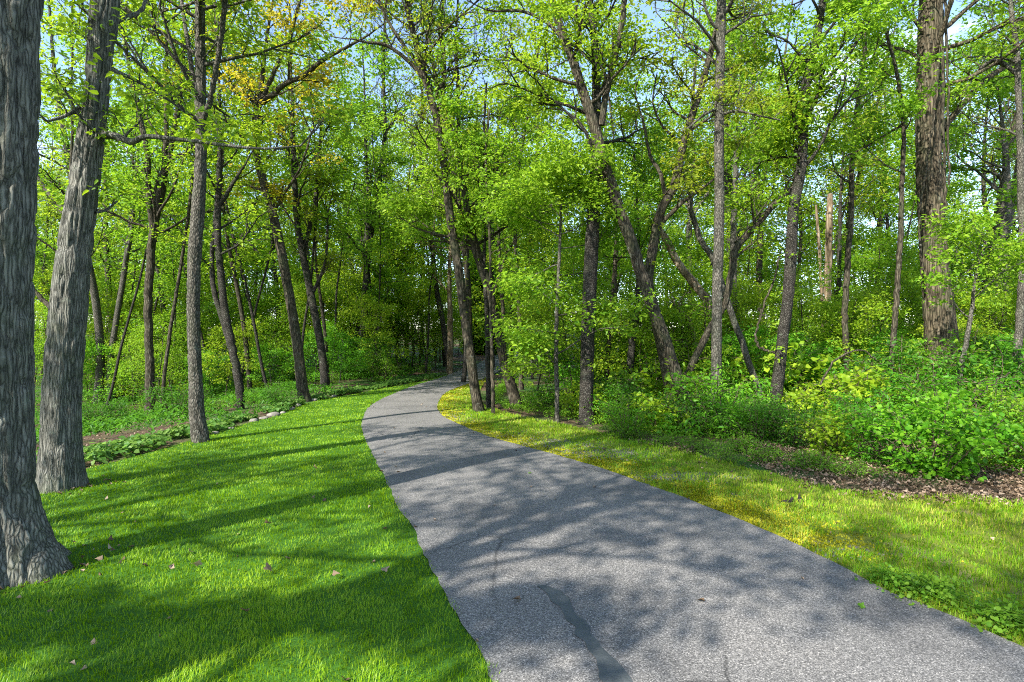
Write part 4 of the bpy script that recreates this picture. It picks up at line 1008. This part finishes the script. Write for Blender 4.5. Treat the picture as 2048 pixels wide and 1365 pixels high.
def log(pts, d, label, bark, seed, dd, splinter=True):
    r = RS(seed); p = np.array(pts, float); dep = d + dd * np.linspace(0, 1, len(p))
    W = np.array([px(x, y, q) for (x, y, w), q in zip(p, dep)]); R = p[:, 2] / 2 / F * dep
    C = catmull(np.c_[W, R], 7); o = C[0, :3].copy(); o[2] = float(G(o[0], o[1]))
    e = empty('toppled_tree', tuple(o), label, 'dead tree')
    mb = MB(); tube(mb, C[:, :3] - o, C[:, 3], 14, bark=.02, seed=seed)
    link('trunk', mb.mesh('trunk'), M[bark], e)
    if splinter:
        mb = MB()
        for q in range(9):
            b = C[-1, :3] - o; dv = unit(C[-1, :3] - C[-3, :3] + r.randn(3) * .12)
            tube(mb, np.array([b - dv * .2 + r.randn(3) * .04, b + dv * .15, b + dv * r.uniform(.3, .6)]), np.array([.03, .02, .004]), 5)
        link('splintered_end', mb.mesh('splintered_end'), M['bark_pale'], e)
log([(1440, 700, 19), (1422, 614, 19), (1404, 588, 18), (1387, 566, 17), (1352, 520, 16), (1334, 481, 14), (1308, 446, 12)], 16.5, 'pale broken trunk toppled aslant behind the straight grey trunk, splintered at top', 'bark_pale', 2, 1.2)
log([(1400, 760, 14), (1384, 660, 14), (1367, 632, 13), (1352, 612, 11)], 16.2, 'short pale broken piece poking up below the toppled trunk', 'bark_pale', 3, .5)
# bare branch leaning in the far top right
def stone(x, y, s, label, seed, flat=.55):
    r = RS(seed); c = hit(x, y)
    a = np.linspace(0, math.pi, 9); b = np.linspace(0, 2 * math.pi, 14, endpoint=False)
    A, B = np.meshgrid(a, b, indexing='ij')
    P = np.stack([np.sin(A) * np.cos(B), np.sin(A) * np.sin(B), np.cos(A)], -1)
    k = .75 + .5 * noise3(P * 1.5 + seed * 3.1, seed) + .12 * noise3(P * 4 + seed, seed + 1)
    P = P * k[..., None] * s * np.array([1.25, .9, flat])
    n, m = P.shape[:2]; i = np.arange(n - 1)[:, None] * m; j = np.arange(m)[None]; j2 = (j + 1) % m
    Q = np.stack([i + j, i + m + j, i + m + j2, i + j2], -1).reshape(-1, 4)
    me = mesh_from('edging_stone', P.reshape(-1, 3), [Q]); shade_smooth(me)
    o = link('edging_stone', me, M['rock'], loc=(c[0], c[1], c[2] + s * flat * .35)); o.rotation_euler = (0, 0, r.rand() * 6)
    tag(o, label, 'stone', 'stones edging the top of the lawn')
ST = .72
st = [(430, 868, .10, 'small stone at the foot of the speckled lawn trunk'), (508, 843, .13, 'pale stone on the lawn edge, first beyond the speckled lawn trunk'),
      (528, 838, .11, 'stone on the lawn edge below the twin stem trunk'), (548, 832, .17, 'widest flat pale stone on the lawn edge'), (566, 827, .10, 'stone just past the widest flat edging stone'),
      (582, 820, .14, 'pale stone on the lawn edge, second before the golden leaning trunk'), (596, 812, .12, 'stone on the lawn edge touching the foot of golden leaning trunk'),
      (628, 801, .12, 'stone on the lawn edge, first past the golden leaning trunk'), (645, 797, .14, 'stone beneath the forked dark trunk at the lawn edge'), (668, 793, .11, 'small stone just past the forked dark trunk'),
      (462, 858, .08, 'smallest stone half sunk in the pale ground cover')]
for i, (x, y, s, lab) in enumerate(st): stone(x, y, s * ST, lab, 60 + i)

def fallen_leaf(x, y, s, label, seed, tint='dry_leaf', lift=.035):
    r = RS(seed); c = hit(x, y)
    a = np.linspace(0, 2 * math.pi, 20, endpoint=False)
    rad = .6 + .4 * np.abs(np.cos(2.5 * (a))) ** 1.5
    rings = []
    for q in (1, .55):
        P = np.stack([np.cos(a) * rad * q, np.sin(a) * rad * q, .35 * (q * rad) ** 2 * np.cos(2 * a + seed) + .1 * q], 1); rings.append(P)
    V = np.vstack(rings + [np.zeros((1, 3))]) * s; k = 20; j = np.arange(k); j2 = (j + 1) % k
    me = mesh_from('fallen_leaf', V, [np.stack([j, j2, k + j2, k + j], 1), np.stack([k + j, k + j2, np.full(k, 2 * k)], 1)])
    o = link('fallen_leaf', me, M[tint], loc=(c[0], c[1], c[2] + lift)); o.rotation_euler = (r.randn() * .4, r.randn() * .4, r.rand() * 6.28)
    tag(o, label, 'leaf', 'fallen leaves on lawn and asphalt')
for i, a in enumerate([(538, 1152, .055, 'curled reddish-brown leaf on lit lawn, nearest the long shadow band', .05), (392, 1142, .05, 'curled brown leaf on lawn, closest to the massive lawn trunk', .05),
                       (537, 1056, .05, 'brown leaf on lawn, farthest from the camera', .05), (492, 1238, .045, 'brown leaf lying inside the dark lawn shadow', .05),
                       (770, 1150, .038, 'tan leaf on lawn, closest to the driveway', .05)]):
    fallen_leaf(a[0], a[1], a[2], a[3], 80 + i, lift=a[4])
for i, (x, y, lab) in enumerate(((1060, 953, 'small green leaf sprig on the middle of the asphalt'), (1722, 1226, 'small green leaf sprig on asphalt near the verge'))):
    fallen_leaf(x, y, .028, lab, 90 + i, 'herb', .045)

def wood_chunk(x, y, s, label, seed):
    r = RS(seed); c = hit(x, y); mb = MB()
    for q in range(7):
        b = np.array([r.randn() * s * .55, r.randn() * s * .2, -.02]); dv = unit(np.array([r.randn() * 1.2, r.randn() * .4, .55]))
        tube(mb, np.array([b, b + dv * s * .4, b + dv * s * r.uniform(.6, 1.0)]), np.array([.30, .24, .08]) * s * r.uniform(.6, 1.2), 7, bark=.012, seed=seed + q)
    o = link('rotten_stump', mb.mesh('rotten_stump', False), M['rotten'], loc=tuple(c)); tag(o, label, 'stump')
wood_chunk(1588, 1004, .13, 'dark jagged stump remnant poking out of the yellow verge grass', 5)
wood_chunk(1645, 1014, .085, 'low flat dark wood remnant beside the jagged stump', 6)
weed = [proto_shrub('weed', 421, .13, .34, 16, 'herb', .034, 9, .3, LEAF_BROAD)]
for i, (x, y, s, lab) in enumerate(((1790, 1170, .6, 'pale leafy weed beside the asphalt edge, first of three toward the camera'), (1850, 1196, .75, 'pale leafy weed beside the asphalt edge, middle of three'), (2030, 1262, .75, 'leafy weed at the asphalt edge by the right photo edge'))):
    c = hit(x, y); copy_thing(weed[0], tuple(c), i * 2.1, s, lab, 'weed', 'weeds along the asphalt edge')

# worn soil by the big trunk and on the verge
def soil_patch(x, y, rx, ry, seed):
    c = hit(x, y); a = np.linspace(0, 2 * math.pi, 40, endpoint=False)
    k = .7 + .6 * noise3(np.stack([np.cos(a) * 1.6 + seed, np.sin(a) * 1.6, a * 0], 1), seed)
    X = c[0] + np.cos(a) * k * rx; Y = c[1] + np.sin(a) * k * ry
    V = np.vstack([np.stack([X, Y, G(X, Y) + .009], 1), [[c[0], c[1], float(G(c[0], c[1])) + .016]]])
    j = np.arange(40)
    me = mesh_from('bare_soil', V, [np.stack([j, (j + 1) % 40, np.full(40, 40)], 1)])
    link('bare_soil', me, M['soil'], kind='structure')
pass

# trees behind and beside the camera: their shadows dapple the lawn and the driveway
SH = params(size=.13, nl=14, sl=.8, sw=.55, leafy=.85)
shade = [proto_tree('shade_tree', 501, 13.5, .22, 'bark_grey', 'leaf_green', SH, 7.5, 15, 3.6, (5, 40), fork=True),
         proto_tree('shade_tree', 502, 15, .20, 'bark_brown', 'leaf_lime', params(size=.13, nl=11, sl=.75, sw=.48, leafy=.9), 7.0, 20, 4.0, (5, 45))]
for i, (X, Y, k, rz, sc, lab) in enumerate(((-4.3, -8.0, 0, 1.4, 1.0, 'grey shade tree outside the frame, closest behind the camera'), 
        (1.5, -7.0, 1, 3.0, .9, 'brown shade tree outside the frame, by the driveway'),
        (-7.4, -2.2, 1, 5.0, 1.0, 'brown shade tree outside the frame, on the lawn'), (-10.2, -1.6, 1, 2.0, .9, 'brown shade tree outside the frame, on the bank beside the lawn'), (-5.6, -1.2, 1, 3.6, .95, 'brown shade tree outside the frame, on the lawn by the massive trunk'))):
    copy_thing(shade[k], (X, Y, float(G(X, Y))), rz, sc, lab, 'tree', 'trees that shade the lawn from outside the frame')
# one with a long level bough, whose shadow lies across the lawn in front of the camera
r = RS(505); mb, sp = MB(), []
base = np.array([-12.9, -4.1, float(G(-12.9, -4.1))])
P = catmull(np.array([[0, 0, -.3], [.1, 0, 3], [.1, .1, 6.5], [0, .1, 9.2], [-.2, 0, 11.5]]), 5); tube(mb, P, np.linspace(.24, .06, len(P)), 12)
e = empty('shade_tree', tuple(base), 'grey shade tree with one long level bough, outside the frame beyond the lawn', 'tree', 'trees that shade the lawn from outside the frame')
link('trunk', mb.mesh('trunk'), M['bark_grey'], e)
lb = MB(); P = catmull(np.array([[0, .1, 9.0], [1.6, .1, 9.35], [3.6, .0, 9.2], [5.6, .1, 9.3], [7.0, .1, 9.1]]), 6); tube(lb, P, np.linspace(.22, .10, len(P)), 8)
link('limb', lb.mesh('limb'), M['bark_grey'], e)
for q in range(300):
    p = P[r.randint(4, len(P))] + r.randn(3) * np.array([.25, .12, .10]); az = r.rand() * 6.28
    sp.append([*p, math.cos(az), math.sin(az), 0, .5, .35, 13, .13])
link('crown', sprays_to_leaves('crown', sp, r), M['leaf_green'], e)

# ------------------------------------------------------------------ light, sky, camera
sun_h = np.array([-.64, -.77]); el = math.radians(39)
sun_dir = Vector((sun_h[0] * math.cos(el), sun_h[1] * math.cos(el), math.sin(el))).normalized()
sl = bpy.data.lights.new('sun', 'SUN'); sl.energy = 5.0; sl.angle = math.radians(.5); sl.color = (1.0, .955, .87)
so = bpy.data.objects.new('sun', sl); col.objects.link(so); so.rotation_euler = (-sun_dir).to_track_quat('-Z', 'Y').to_euler(); so.location = (-20, -20, 40)
w = bpy.data.worlds.new('World'); scene.world = w; w.use_nodes = True
nt = w.node_tree; nt.nodes.clear(); L = nt.links.new
out = nt.nodes.new('ShaderNodeOutputWorld'); bg = nt.nodes.new('ShaderNodeBackground'); bg.inputs['Strength'].default_value = .15
sky = nt.nodes.new('ShaderNodeTexSky'); sky.sky_type = 'NISHITA'; sky.sun_disc = False; sky.sun_elevation = el; sky.sun_rotation = math.atan2(sun_h[0], sun_h[1]) % (2 * math.pi)
sky.air_density = 1.0; sky.dust_density = .6; sky.ozone_density = 1.6
tc = nt.nodes.new('ShaderNodeTexCoord'); mp = nt.nodes.new('ShaderNodeMapping'); mp.inputs['Scale'].default_value = (1.6, 1.6, 4.5)
nz = nt.nodes.new('ShaderNodeTexNoise'); nz.inputs['Scale'].default_value = 1.9; nz.inputs['Detail'].default_value = 7; nz.inputs['Roughness'].default_value = .58
L(tc.outputs['Generated'], mp.inputs[0]); L(mp.outputs[0], nz.inputs['Vector'])
rp = ramp(nt, [(.55, (0, 0, 0)), (.75, (.9, .9, .9))]); L(nz.outputs['Fac'], rp.inputs[0])
cl = mixc(nt, sky.outputs[0], (4.6, 4.8, 5.2), rp.outputs[0]); L(cl, bg.inputs[0]); L(bg.outputs[0], out.inputs[0])

cam = bpy.data.cameras.new('camera'); co = bpy.data.objects.new('camera', cam); col.objects.link(co)
cam.sensor_width = 36; cam.lens = F / 2048 * 36; cam.clip_end = 2000; cam.clip_start = .05
co.location = (0, 0, H); co.rotation_euler = (math.pi / 2, 0, 0)
scene.camera = co
scene.render.engine = 'CYCLES'
cy = scene.cycles
cy.max_bounces = 14; cy.diffuse_bounces = 10; cy.glossy_bounces = 2; cy.transmission_bounces = 10; cy.sample_clamp_indirect = 10
cy.use_denoising = False
scene.cycles.filter_width = 1.05
try: cy.denoiser = 'OPENIMAGEDENOISE'; cy.denoising_input_passes = 'RGB_ALBEDO_NORMAL'
except Exception: pass
scene.view_settings.view_transform = 'Standard'; scene.view_settings.look = 'None'; scene.view_settings.gamma = 1
scene.view_settings.exposure = 1.52
